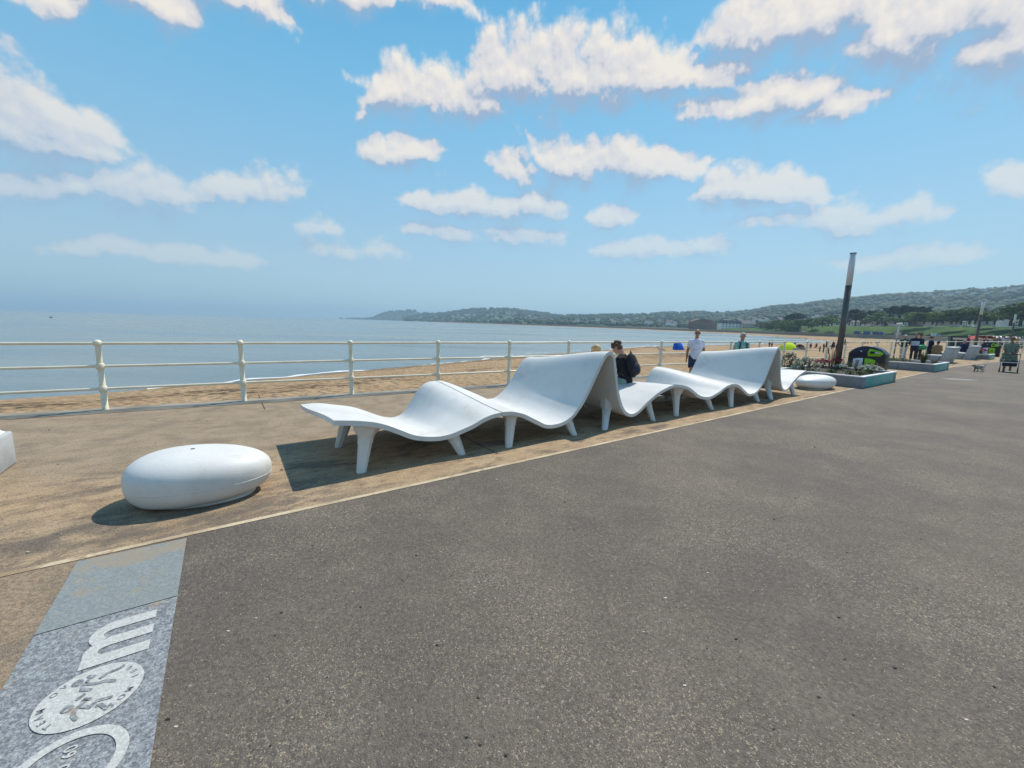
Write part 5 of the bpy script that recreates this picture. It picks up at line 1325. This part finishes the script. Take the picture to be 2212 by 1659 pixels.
X['hillA'] = mat_hill('headland', (.075, .115, .050), (.10, .135, .065), (.14, .16, .09))
X['hillB'] = mat_hill('wooded_hill', (.028, .055, .020), (.050, .088, .028), (.085, .115, .045))
def interp(pts, x):
    for (a, b), (c, d) in zip(pts, pts[1:]):
        if a <= x <= c: return b + (d - b) * (x - a) / (c - a)
    return pts[0][1] if x < pts[0][0] else pts[-1][1]
def hill(name, sil, dtop, dfoot, zfoot, m_, step=7, amp=6, seed=0):
    xs = [sil[0][0] + step * k for k in range(int((sil[-1][0] - sil[0][0]) / step) + 1)]
    cols = []
    for x in xs:
        y = interp(sil, x); Yt, Yf = interp(dtop, x), interp(dfoot, x); T = at(x, y, Yt); r = []
        kx = T.x / T.y
        for j in range(11):
            t = j / 10; Y = Yf + (Yt - Yf) * t; z = zfoot + (T.z - zfoot) * (t ** 1.15)
            n_ = noise.noise(Vector((kx * Y * .012, Y * .012, seed))) + .5 * noise.noise(Vector((kx * Y * .035, Y * .035, seed + 3)))
            z += amp * n_ * (4 * t * (1 - t) + .25 * t)
            r.append((kx * Y, Y, z))
        for e, q in ((1.12, .80), (1.4, .35)): r.append((kx * Yt * e, Yt * e, T.z * q))
        cols.append(r)
    mb = MB().grid(cols, True); o = mb.build(name, m_, smooth=True); tag(o, kind='structure'); return BVHTree.FromPolygons(mb.v, mb.f), cols
SIL_A = [(735, 690.2), (780, 689.2), (807, 687.5), (818, 681), (828, 677.4), (845, 674), (858, 672.4), (884, 670.7), (900, 673), (915, 676.8), (948, 678.5), (1000, 682), (1060, 690)]
SIL_B = [(872, 689.5), (890, 684), (925, 679.5), (948, 678), (975, 675.5), (1002, 672.4), (1042, 668), (1075, 667.4), (1102, 669), (1142, 674), (1186, 680), (1209, 683.5), (1276, 683.8), (1327, 683), (1400, 685), (1450, 694)]
SIL_C = [(1150, 688), (1209, 684.5), (1276, 683.5), (1327, 682.5), (1377, 682.5), (1427, 679), (1471, 677.6), (1530, 676), (1575, 678), (1605, 677), (1660, 680), (1720, 690)]
SIL_D = [(1520, 690), (1560, 682), (1590, 678.5), (1605, 677), (1635, 671.7), (1664, 666), (1701, 663.5), (1724, 662), (1774, 656), (1825, 650), (1876, 645), (1940, 640.7), (1984, 637), (2042, 635.6), (2094, 632), (2158, 631), (2183, 626.6), (2230, 621), (2330, 612), (2500, 598)]
HA = hill('headland', SIL_A, [(735, 4600), (1060, 3600)], [(735, 4400), (1060, 3100)], ZSEA - .5, X['hillB'], 6, 8, 1)
HB = hill('hill', SIL_B, [(872, 3100), (1450, 2300)], [(872, 2500), (1117, 1300), (1450, 1050)], ZSEA, X['hillB'], 6, 7, 2)
HC = hill('hill', SIL_C, [(1150, 2200), (1720, 1700)], [(1150, 1250), (1720, 800)], 1.0, X['hillB'], 6, 6, 3)
HD = hill('hill', SIL_D, [(1520, 1750), (2500, 850)], [(1520, 900), (1800, 640), (2500, 420)], 7.0, X['hillB'], 6, 7, 4)

WOODM = leafmat('wood_canopy', (.010, .030, .012), (.032, .070, .022))
def ico():
    bm = bmesh.new(); bmesh.ops.create_icosphere(bm, subdivisions=2, radius=1); bm.verts.ensure_lookup_table()
    v = [x.co.copy() for x in bm.verts]; f = [tuple(q.index for q in p.verts) for p in bm.faces]; bm.free(); return v, f
ICV, ICF = ico()
ICVS = []
for k in range(6): ICVS.append([v * (1 + .35 * noise.noise(v * 1.9 + Vector((k * 7, 0, 0)))) for v in ICV])
def wood(name, cols, n, r0, r1, label, tmin=.0, seed=1, crest=.25):
    rr = random.Random(seed); mb = MB(); nc = len(cols)
    for k in range(n):
        i = rr.random() * (nc - 1.001); t = rr.random() if rr.random() > crest else rr.uniform(.93, 1.0); t = tmin + (1 - tmin) * t
        a = int(i); fa = i - a; j = t * 10; b = min(9, int(j)); fb_ = j - b
        p = (Vector(cols[a][b]) * (1 - fa) + Vector(cols[a + 1][b]) * fa) * (1 - fb_) + (Vector(cols[a][b + 1]) * (1 - fa) + Vector(cols[a + 1][b + 1]) * fa) * fb_
        if noise.noise(Vector((p.x * .008, p.y * .008, seed))) < -.28: continue
        r = rr.uniform(r0, r1) * (1 + .4 * (t > .93) * rr.random()); v = ICVS[rr.randrange(6)]; c, s_ = math.cos(k), math.sin(k)
        mb.add([(p.x + r * (q.x * c - q.y * s_), p.y + r * (q.x * s_ + q.y * c), p.z + r * .3 + r * .85 * q.z) for q in v], ICF)
    return tag(mb.build(name, WOODM, smooth=True), label, 'woodland', kind='stuff')
wood('woods', HD[1], 5200, 4.5, 9.5, 'thick woodland covering the long ridge behind the bank', 0, 5)
wood('woods', HA[1], 500, 8, 14, 'hazy scrub and trees on the far headland', 0, 9)
wood('woods', HC[1], 1700, 5, 10, 'hazy woodland on the low ridge behind the bay', 0, 6)
wood('woods', HB[1], 1500, 6, 12, 'hazy tree cover on the round hill across the bay', 0, 8)

# ------------------------------------------------------------------ trees on the bank
LF = {'pine': leafmat('pine_needles', (.014, .032, .020), (.032, .060, .032)), 'round': leafmat('leaf_green', (.060, .120, .022), (.140, .205, .045)), 'mid': leafmat('leaf_mid', (.042, .082, .022), (.095, .140, .038))}
BARK = mat('bark', (.075, .06, .048), .9, .2, 3)
def tree_proto(kind, seed, h=10.0, w_=8.0):
    rr = random.Random(seed); root = thing('pine_tree' if kind == 'pine' else 'tree', '-', 'tree')
    tr = MB(); th = h * (.30 if kind != 'pine' else .42)
    tr.tube([(0, 0, -.5), (.1, 0, th * .6), (.0, .1, th), (.2, 0, h * .7)], [.38, .30, .26, .08], 8)
    cl = MB(); lumps = []
    for k in range(22 if kind != 'pine' else 26):
        a = rr.uniform(0, 6.283); q = rr.random() ** .6; t = rr.random()
        if kind == 'pine': z = th + (h - th) * (.12 + .85 * t); rad = w_ * .5 * (1.0 - .35 * t) * q; r = rr.uniform(.9, 1.7)
        else: z = h * (.30 + .62 * t); rad = w_ * .42 * math.sqrt(max(.05, 1 - (1.6 * t - .75) ** 2)) * q; r = rr.uniform(1.1, 2.0)
        lumps.append((Vector((rad * math.cos(a), rad * math.sin(a), z)), r))
    for c, r in lumps:
        if rr.random() < .5: tr.tube([(0, 0, th * .75), (c * .5 + Vector((0, 0, th * .35))), c], [.16, .10, .04], 5)
        for k in range(70):
            d = Vector((rr.gauss(0, 1), rr.gauss(0, 1), rr.gauss(0, 1))).normalized(); p = c + Vector((d.x * r, d.y * r, d.z * r * (.5 if kind == 'pine' else .75))) * rr.uniform(.6, 1.08)
            n_ = (d + Vector((rr.gauss(0, .5), rr.gauss(0, .5), rr.gauss(0, .5)))).normalized(); u = n_.orthogonal().normalized(); v = n_.cross(u); s_ = rr.uniform(.22, .46)
            cl.add([p + u * s_, p + v * s_ * .7, p - u * s_, p - v * s_ * .7], [(0, 1, 2, 3)])
    tr.build('trunk', BARK, root); cl.build('crown', LF[kind], root)
    return root
PROTO = {k: [tree_proto(k, s_) for s_ in sd] for k, sd in (('pine', (1, 2, 3)), ('round', (11, 12, 13, 14)), ('mid', (21, 22, 23)))}
used_p = set()
ks = 2212 / 1032
TREES = [  # crop x, crop top, crop width, kind, depth, crop base
 (215, 520, 75, 'pine', 450, 612), (265, 505, 95, 'pine', 450, 612), (310, 512, 80, 'pine', 455, 612), (120, 560, 95, 'mid', 480, 640), (60, 580, 90, 'mid', 500, 645), (10, 590, 80, 'mid', 520, 645),
 (165, 572, 95, 'round', 425, 648), (245, 566, 95, 'round', 415, 642), (325, 556, 95, 'round', 405, 630), (395, 548, 90, 'mid', 400, 622), (470, 540, 100, 'round', 390, 612), (560, 514, 120, 'mid', 390, 606), (590, 545, 90, 'round', 370, 606),
 (790, 474, 110, 'pine', 350, 602), (830, 500, 100, 'pine', 345, 602), (735, 520, 90, 'pine', 350, 602), (870, 555, 70, 'mid', 330, 602), (940, 483, 90, 'pine', 360, 590), (970, 494, 135, 'round', 335, 596), (1040, 540, 90, 'round', 325, 592),
 (1070, 462, 100, 'pine', 350, 590), (1150, 448, 110, 'pine', 345, 590), (1210, 452, 110, 'pine', 345, 590), (1290, 458, 90, 'pine', 340, 590), (1360, 456, 100, 'pine', 335, 590), (1125, 528, 100, 'round', 315, 592), (1195, 535, 80, 'mid', 315, 592),
 (1290, 498, 130, 'round', 305, 590), (1370, 500, 110, 'mid', 300, 590), (1440, 484, 120, 'round', 295, 590), (1525, 478, 130, 'round', 285, 588), (1600, 476, 120, 'mid', 280, 588), (1680, 468, 130, 'round', 275, 588), (1750, 462, 130, 'mid', 270, 588), (1800, 455, 120, 'round', 265, 588),
 (1900, 488, 110, 'mid', 262, 590), (1960, 500, 110, 'round', 258, 592), (2030, 480, 130, 'round', 250, 595), (2100, 445, 170, 'mid', 235, 600), (2180, 420, 190, 'round', 225, 602), (2235, 410, 190, 'mid', 220, 604),
 (1240, 545, 70, 'round', 310, 592), (1480, 535, 80, 'mid', 290, 590), (1640, 530, 80, 'mid', 275, 590), (690, 560, 80, 'mid', 355, 606), (1010, 560, 60, 'mid', 322, 594), (420, 580, 70, 'mid', 385, 630), (510, 575, 70, 'mid', 375, 618)]
TL = {'pine': 'dark spreading pine standing tall behind the grassy bank', 'round': 'rounded fresh green tree along the top of the grassy bank', 'mid': 'dull green broadleaf tree or bush along the top of the grassy bank'}
for k, (cx, top, wd, kind, Y, base) in enumerate(TREES):
    x = (3000 + cx / ks) / 1.8229; yb = (1000 + base / ks) / 1.8229; yt = (1000 + top / ks) / 1.8229
    b_ = at(x, yb, Y); t_ = at(x, yt, Y); h = (t_.z - b_.z) * 1.06; wm_ = wd / ks / 1.8229 * Y / FPX * math.sqrt(1 + (b_.x / b_.y) ** 2) * .95
    pr = PROTO[kind][k % len(PROTO[kind])]
    lab = TL[kind]
    if k == len(TREES) - 9: pass
    if cx == 2180: lab = 'largest broad tree, leaning out over the road at the right edge'
    if cx == 2100: lab = 'broad dark tree just left of the largest one at the right edge'
    if cx == 790: lab = 'tallest ragged pine beside the first lamp column, above the white cars'
    g_ = 'trees behind the grassy bank'
    if id(pr) not in used_p:
        used_p.add(id(pr)); pr.location = b_; pr.scale = (wm_ / 8, wm_ / 8, h / 10); pr['label'] = lab; pr['group'] = g_; pr.rotation_euler = (0, 0, k)
    else: dup(pr, b_, k * 1.7, lab, g_, (wm_ / 8, wm_ / 8, h / 10))
hm_ = MB()
for k in range(240):
    f = rnd.random(); x = 1640 + 80 * f; Y = 560 - 110 * f + rnd.uniform(-15, 40); p = at(x, 714, Y); r = rnd.uniform(2.2, 5.0); v = ICVS[k % 6]
    zb = rnd.uniform(1, 9 + 4 * f)
    hm_.add([(p.x + r * q.x, p.y + r * q.y, zb + r * .9 * q.z) for q in v], ICF)
tag(hm_.build('undergrowth', WOODM, smooth=True), 'dense dark undergrowth between the pale flats and the grassy bank', 'undergrowth', kind='stuff')

# ------------------------------------------------------------------ buildings
WH = mat('white_render', (.84, .82, .76), .8, .08, .3); RF = mat('slate_roof', (.095, .095, .11), .8, .2, .5); BR = mat('brown_brick', (.20, .115, .085), .9, .15, .3); GL = mat('dark_glass', (.03, .035, .045), .15, .1, .5); PB = mat('buff_render', (.62, .57, .47), .85, .12, .3)
def winproto(w_, h):
    mb = MB(); mb.mat(0).box((0, 0, 0), (w_, .12, h)); mb.mat(1).box((0, -.07, 0), (w_ * .82, .04, h * .82)); return mb.mesh('window', [WH, GL])
def building(name, label, x0, x1, ytop, ybase, Y, wallm, roof, floors, bays, depth=12, roofm=None, zbase=None):
    a, b = at(x0, ybase, Y), at(x1, ybase, Y); t_ = at((x0 + x1) / 2, ytop, Y); Wd = b.x - a.x; z0 = min(a.z, b.z) - 1 if zbase is None else zbase; H = t_.z - z0
    root = thing(name, label, 'building', (a.x, Y, z0))
    rh = {'flat': .02, 'curve': .22, 'gable': .28, 'gables': .28}[roof] * H; wh = H - rh
    MB().box((Wd / 2, depth / 2, wh / 2), (Wd, depth, wh)).build('wall', wallm, root)
    rb = MB(); rm = roofm or RF
    if roof == 'flat': rb.box((Wd / 2, depth / 2, wh + rh / 2), (Wd + .6, depth + .6, max(rh, .3)))
    elif roof == 'curve':
        n = 10; poly = [(Wd * k / n, wh + rh * math.sin(math.pi * k / n) ** .7) for k in range(n + 1)]
        rb.prism([(p, q) for p, q in poly] + [], 0, depth, Matrix(((1, 0, 0, 0), (0, 0, 1, 0), (0, 1, 0, 0), (0, 0, 0, 1))))
    else:
        k = 1 if roof == 'gable' else bays
        for j in range(k):
            u0, u1 = Wd * j / k, Wd * (j + 1) / k
            if roof == 'gable': rb.add([(-.4, -.4, wh), (Wd + .4, -.4, wh), (Wd + .4, depth + .4, wh), (-.4, depth + .4, wh), (0, depth / 2, wh + rh), (Wd, depth / 2, wh + rh)], [(0, 1, 5, 4), (2, 3, 4, 5), (1, 2, 5), (3, 0, 4), (3, 2, 1, 0)])
            else: rb.add([(u0, -.3, wh), (u1, -.3, wh), ((u0 + u1) / 2, -.3, wh + rh), (u0, depth, wh), (u1, depth, wh), ((u0 + u1) / 2, depth, wh + rh)], [(0, 1, 2), (4, 3, 5), (0, 2, 5, 3), (1, 4, 5, 2), (0, 3, 4, 1)])
    rb.build('roof', rm, root)
    if roof in ('gable', 'gables'): MB().box((Wd * .8, depth / 2, H), (1.0, 1.0, 2.2)).build('chimney', BR, root)
    if floors:
        bw, fh = Wd / bays, wh / floors; me = winproto(min(1.6, bw * .5), min(1.7, fh * .55))
        for f in range(floors):
            for k in range(bays):
                o = bpy.data.objects.new('window', me); COL.objects.link(o); o.parent = root; o.location = (bw * (k + .5), -.05, fh * (f + .55))
    return root
building('apartment_block', 'dark brick apartment block with a curved roof across the bay', 1495, 1541, 689, 713, 600, BR, 'curve', 4, 9, 14, BR)
building('apartment_block', 'low brown brick wing joined to the curved roof block', 1541.5, 1556, 697, 713, 602, BR, 'flat', 3, 4, 14)
building('seafront_hotel', 'white seafront terrace with a row of small gables across the bay', 1557, 1601, 692, 714.5, 575, WH, 'gables', 4, 6, 12)
building('seafront_house', 'cream gabled house at the end of the white terrace', 1602, 1632, 692, 715.5, 570, PB, 'gable', 3, 5, 14)
building('apartment_block', 'buff flats with dark roofs between the cream house and the trees', 1642, 1690, 702, 717, 520, PB, 'gable', 3, 8, 12)
building('tower_block', 'grey tower block far behind the white terrace', 1561, 1572, 687, 705, 900, mat('grey_block', (.2, .2, .22), .9, .1, .2), 'flat', 6, 3, 12)
BUN = [(1880, 1893, 693, 702.5, 345, 'white bungalow with a slate roof leftmost of those above the cars', 'flat', 1, 2), (1895, 1915, 694, 702, 342, 'long white bungalow with dark windows above the parked cars', 'flat', 1, 3), (1918, 1934, 695, 702, 338, 'dark fronted bungalow between two white ones', 'gable', 1, 3),
       (1938, 1952, 695, 702.5, 330, 'white bungalow behind the slim post', 'gable', 1, 2), (1953, 1978, 692, 702, 325, 'white parapeted house with two bays above the polo shirt man', 'flat', 2, 4), (1983, 1998, 694, 702, 318, 'dark flat roofed pavilion at the top of the bank', 'flat', 1, 3), (2020, 2034, 692, 701, 300, 'pale house half hidden by trees right of the pavilion', 'gable', 2, 3),
       (2050, 2066, 690, 701, 292, 'white gabled house under the green trees', 'gable', 2, 3), (2074, 2090, 692, 701, 285, 'white house with dark windows left of the second lamp column', 'gable', 2, 3), (2140, 2156, 690, 701, 268, 'grey roofed house right of the second lamp column', 'gable', 2, 3), (2190, 2235, 679, 703, 240, 'large pale flats with long dark balconies at the right edge', 'flat', 4, 5),
       (1794, 1806, 690, 701, 410, 'white gabled house left of the first lamp column', 'gable', 2, 2), (1838, 1862, 692, 702, 372, 'row of pale houses behind the tall ragged pine', 'gable', 2, 4), (1760, 1772, 694, 704, 430, 'white house showing among the round trees', 'gable', 2, 2)]
for x0, x1, yt, yb, Y, lab, rf_, fl, by in BUN: building('house', lab, x0, x1, yt, yb, Y, BR if 'dark' in lab[:8] else WH, rf_, fl, by, 9)
# houses scattered on the hills: one mesh, copied
hmB = MB(); hmB.mat(0).box((0, 0, 2.2), (9, 8, 4.4)); hmB.mat(1).add([(-4.8, -4.3, 4.4), (4.8, -4.3, 4.4), (4.8, 4.3, 4.4), (-4.8, 4.3, 4.4), (-4.8, 0, 7.2), (4.8, 0, 7.2)], [(0, 1, 5, 4), (2, 3, 4, 5), (1, 2, 5), (3, 0, 4)])
hme = hmB.mesh('hill_house', [WH, RF])
def hhouse(p, s_, lab, grp):
    o = bpy.data.objects.new('hill_house', hme); COL.objects.link(o); o.location = p; o.rotation_euler = (0, 0, rnd.uniform(-.5, .5)); o.scale = (s_,) * 3; tag(o, lab, 'house', grp)
def on_cols(cols, rng_i, rng_t):
    nc = len(cols); i = (nc - 1.001) * rnd.uniform(*rng_i); t = rnd.uniform(*rng_t) * 10; a = int(i); b = min(9, int(t)); p = Vector(cols[a][b]).lerp(Vector(cols[a + 1][b + 1]), rnd.random()); return p + Vector((0, 0, 3))
for k in range(60): hhouse(on_cols(HB[1], (.05, .62), (.03, .60)), rnd.uniform(1.0, 1.6), 'tiny pale house on the slope of the round hill across the bay', 'houses on the far hill')
for k in range(34): hhouse(on_cols(HC[1], (.15, .95), (.0, .30)), rnd.uniform(1.1, 1.7), 'tiny pale house at the foot of the low wooded ridge', 'houses below the low ridge')
for k in range(26): hhouse(on_cols(HD[1], (.50, .72), (.78, .97)) + Vector((0, 0, 5)), rnd.uniform(.8, 1.2), 'tiny pale house near the top of the wooded ridge', 'houses near the ridge top')
for k in range(20): hhouse(on_cols(HD[1], (.05, .32), (.02, .12)) + Vector((0, 0, 3)), rnd.uniform(.9, 1.3), 'pale house at the foot of the wooded ridge behind the terrace', 'houses at the ridge foot')

# ------------------------------------------------------------------ vehicles and stalls
CARP = mat('white_car_paint', (.78, .78, .78), .2, .03, 1, spec=.6); CARG = mat('grey_car_paint', (.13, .15, .18), .25, .05, 1, spec=.6); CARB = mat('silver_car_paint', (.42, .44, .46), .25, .05, 1, spec=.6)
def car_proto(paint, van=False):
    root = thing('parked_van' if van else 'parked_car', '-', 'van' if van else 'car'); mb = MB()
    prof = [(-2.1, .35), (2.1, .35), (2.15, .75), (1.2, .95), (.55, 1.45), (-1.1, 1.48), (-1.9, 1.05), (-2.15, .95)] if not van else [(-2.4, .35), (2.4, .35), (2.45, .95), (1.9, 1.15), (1.3, 2.0), (-2.3, 2.1), (-2.45, 1.9)]
    MXc = Matrix(((1, 0, 0, 0), (0, 0, 1, 0), (0, 1, 0, 0), (0, 0, 0, 1)))
    bevel(mb.prism(prof, -.85, .85, MXc).build('body', paint, root), .12, 3, 20)
    wp_ = [(.95, .98), (.5, 1.38), (-1.05, 1.40), (-1.6, 1.05)] if not van else [(1.75, 1.2), (1.25, 1.8), (.3, 1.85), (.3, 1.2)]
    for s_ in (-.858, .846): MB().prism(wp_, s_, s_ + .012, MXc).build('window', GL, root)
    for x in (-1.35, 1.35):
        for y in (-.72, .72):
            w_ = MB().rings([(0, 0, -.1, .32, .32), (0, 0, .1, .32, .32)], 14).build('wheel', X['tyre'], root, loc=(x, y, .32)); w_.rotation_euler = (R(90), 0, 0)
    return root
CP = {'w': car_proto(CARP), 'g': car_proto(CARG), 's': car_proto(CARB), 'v': car_proto(CARP, True)}
first = set()
def put_car(kind, px, Y, off, lab, grp, z=None):
    i = min(ib, key=lambda i: abs(coast_off(i, off).x / coast_off(i, off).y - ray(px, 715).x / ray(px, 715).y))
    p = coast_off(i, off); a, b = coast_off(max(0, i - 1), off), coast_off(min(NC - 1, i + 1), off); rz = math.atan2((b - a).y, (b - a).x)
    kx = ray(px, 715).x / ray(px, 715).y; d = (b - a).normalized(); s_ = (kx * p.y - p.x) / (d.x - kx * d.y); p = p + d * s_
    loc = (p.x, p.y, (top_z(i) + .06) if z is None else z); pr = CP[kind]
    if kind not in first: first.add(kind); pr.location = loc; pr.rotation_euler = (0, 0, rz); pr['label'] = lab; pr['group'] = grp
    else: dup(pr, loc, rz + rnd.choice((0, math.pi)), lab, grp)
ku = 2212 / 500
for x in (635, 705, 800, 930, 1040, 1220, 1345, 1400, 1475, 1595, 1670, 1795, 1860, 2010, 2075, 2145): put_car('w', (x / ku + 3200) / 1.8229, 0, 49.5, 'small white car glinting along the road on top of the grassy bank', 'white cars on the bank top')
for px in (2055, 2064, 2085, 2098, 2150, 2168, 2178, 2198): put_car(rnd.choice('sgs'), px, 0, 49.5, 'dull silver or dark car parked on top of the grassy bank', 'darker cars on the bank top')
for px, lab in ((2107, 'white van parked on the bank top just left of the second lamp column'), (2192, 'white van parked on the bank top near the third lamp column')): put_car('v', px, 0, 51, lab, 'vans on the bank top')
for px, kind, lab in ((1851, 's', 'silver car on the lower road below the tallest pine'), (1862, 'g', 'dark grey car on the lower road right of the silver one'), (1896, 'v', 'pale van on the lower road above the sitting row'), (1908, 's', 'silver car on the lower road behind the slim post'), (1940, 'v', 'white van on the lower road just over the green polo'),
                      (2020, 'v', 'pale blue van on the lower road above the furry jacket'), (2030, 's', 'silver car parked beside the pale blue van'), (1733, 's', 'tiny silver car far along the lower road, left of the bank')):
    put_car(kind, px, 0, 15, lab, 'vehicles on the lower road', .01)
for k, px in enumerate((2140, 2150, 2157, 2166, 2175, 2188, 2200)): put_car('sgwgsgs'[k], px, 0, 16 + k % 2, 'car in the packed row at the foot of the bank behind the crowd', 'cars at the foot of the bank', .01)
for k, (x0, x1) in enumerate(((1846, 1855), (1866, 1877), (1886, 1896), (1900, 1906))):
    p = at((x0 + x1) / 2, 722, 318 - k * 4); wd_ = (x1 - x0) * 318 / FPX
    hut = thing('beach_hut', ('bright blue hut leftmost of the row at the foot of the bank', 'bright blue hut second from the left at the foot of the bank', 'wide bright blue hut right of the lamp column at the foot of the bank', 'small blue hut at the right end of the row')[k], 'hut', (p.x, p.y, 0), -.7, 'blue beach huts')
    MB().box((0, 0, 1.1), (wd_, 2.4, 2.2)).build('wall', mat('hut_blue', (.012, .06, .22), .5, .1, .5), hut); MB().box((0, 0, 2.26), (wd_ + .3, 2.7, .12)).build('roof', RF, hut)
kdx = lambda x: (x / kd + 3500) / 1.8229
kz_ = at(kdx(1120), 745, 60); ko = thing('kiosk', 'dark green kiosk with a pale sign behind the seated navy jacket', 'kiosk', (kz_.x, kz_.y, 0), -.6, None, .62)
DG = mat('kiosk_green', (.012, .045, .04), .5, .1, 2)
MB().box((0, 0, 1.15), (3.0, 2.2, 2.3)).build('wall', DG, ko); MB().box((0, 0, 2.38), (3.3, 2.5, .16)).build('roof', DG, ko); MB().box((0, -1.13, 1.85), (2.3, .05, .45)).build('sign_board', PB, ko); MB().box((0, -1.12, 1.1), (2.2, .04, .8)).build('hatch', GL, ko)
c0 = at(kdx(1405), 745, 64); st = thing('market_stall', 'stall with a sloping red canopy behind the second lamp column', 'stall', (c0.x, c0.y, 0), -.55, None, .55)
RC = mat('red_canvas', (.42, .014, .016), .8, .12, 2); OC = mat('orange_canvas', (.46, .11, .03), .8, .12, 2)
MB().add([(-3, -1.6, 1.9), (.4, -1.6, 2.1), (.4, 1.4, 3.0), (-3, 1.4, 2.4), (-3, -1.6, 1.82), (.4, -1.6, 2.02), (.4, 1.4, 2.92), (-3, 1.4, 2.32)], [(0, 1, 2, 3), (7, 6, 5, 4), (0, 4, 5, 1), (1, 5, 6, 2), (2, 6, 7, 3), (3, 7, 4, 0)]).build('canopy', RC, st)
MB().add([(.6, -1.6, 2.3), (3.6, -1.6, 2.3), (3.6, 1.4, 3.0), (.6, 1.4, 3.0), (.6, -1.6, 2.22), (3.6, -1.6, 2.22), (3.6, 1.4, 2.92), (.6, 1.4, 2.92)], [(0, 1, 2, 3), (7, 6, 5, 4), (0, 4, 5, 1), (1, 5, 6, 2), (2, 6, 7, 3), (3, 7, 4, 0)]).build('canopy', OC, st)
MB().box((2.1, -.1, 3.05), (2.9, 2.8, .10)).build('canopy_top', X['rim'], st)
for x in (-2.9, .3, 3.5):
    for y in (-1.5, 1.3): MB().tube([(x, y, 0), (x, y, 2.0 if y < 0 else 2.7)], .05, 8).build('pole', X['metal'], st)
MB().box((0, 0, .5), (5.8, 1.2, 1.0)).build('counter', WH, st)
# a far motor boat on the hazy water
q = at(110.5, 687, 330); bt = thing('motor_boat', 'tiny dark motor boat alone on the hazy water at the far left', 'boat', (q.x, q.y, ZSEA), 0, None, .7)
BK = mat('boat_hull', (.05, .05, .06), .5, .1, 2)
MB().add([(-1.5, -.6, .5), (.9, -.6, .5), (2.2, 0, .7), (.9, .6, .5), (-1.5, .6, .5), (-1.4, -.4, -.2), (.8, -.3, -.2), (1.5, 0, -.1), (.8, .3, -.2), (-1.4, .4, -.2)], [(0, 1, 2, 3, 4), (9, 8, 7, 6, 5), (0, 5, 6, 1), (1, 6, 7, 2), (2, 7, 8, 3), (3, 8, 9, 4), (4, 9, 5, 0)]).build('hull', BK, bt)
MB().box((-.3, 0, .85), (1.0, .8, .7), taper=.8).build('cabin', X['navyp'], bt); MB().tube([(-.4, 0, 1.2), (-.4, 0, 2.3)], .04, 6).build('mast', BK, bt)

# ------------------------------------------------------------------ air
hz = bpy.data.materials.new('haze'); hz.use_nodes = True; ht = hz.node_tree
ht.nodes.clear(); ho = ht.nodes.new('ShaderNodeOutputMaterial'); hv = ht.nodes.new('ShaderNodeVolumePrincipled')
hv.inputs['Color'].default_value = (.58, .82, 1.0, 1); hv.inputs['Density'].default_value = HAZE = 2.1e-4; hv.inputs['Anisotropy'].default_value = .15
ht.links.new(hv.outputs[0], ho.inputs['Volume'])
hb = MB().box((0, 0, 0), (2, 2, 2)).build('haze', hz, loc=(500, 2800, 105)); hb.scale = (13000, 7000, 111); tag(hb, 'pale sea haze over the bay', 'haze', kind='stuff')
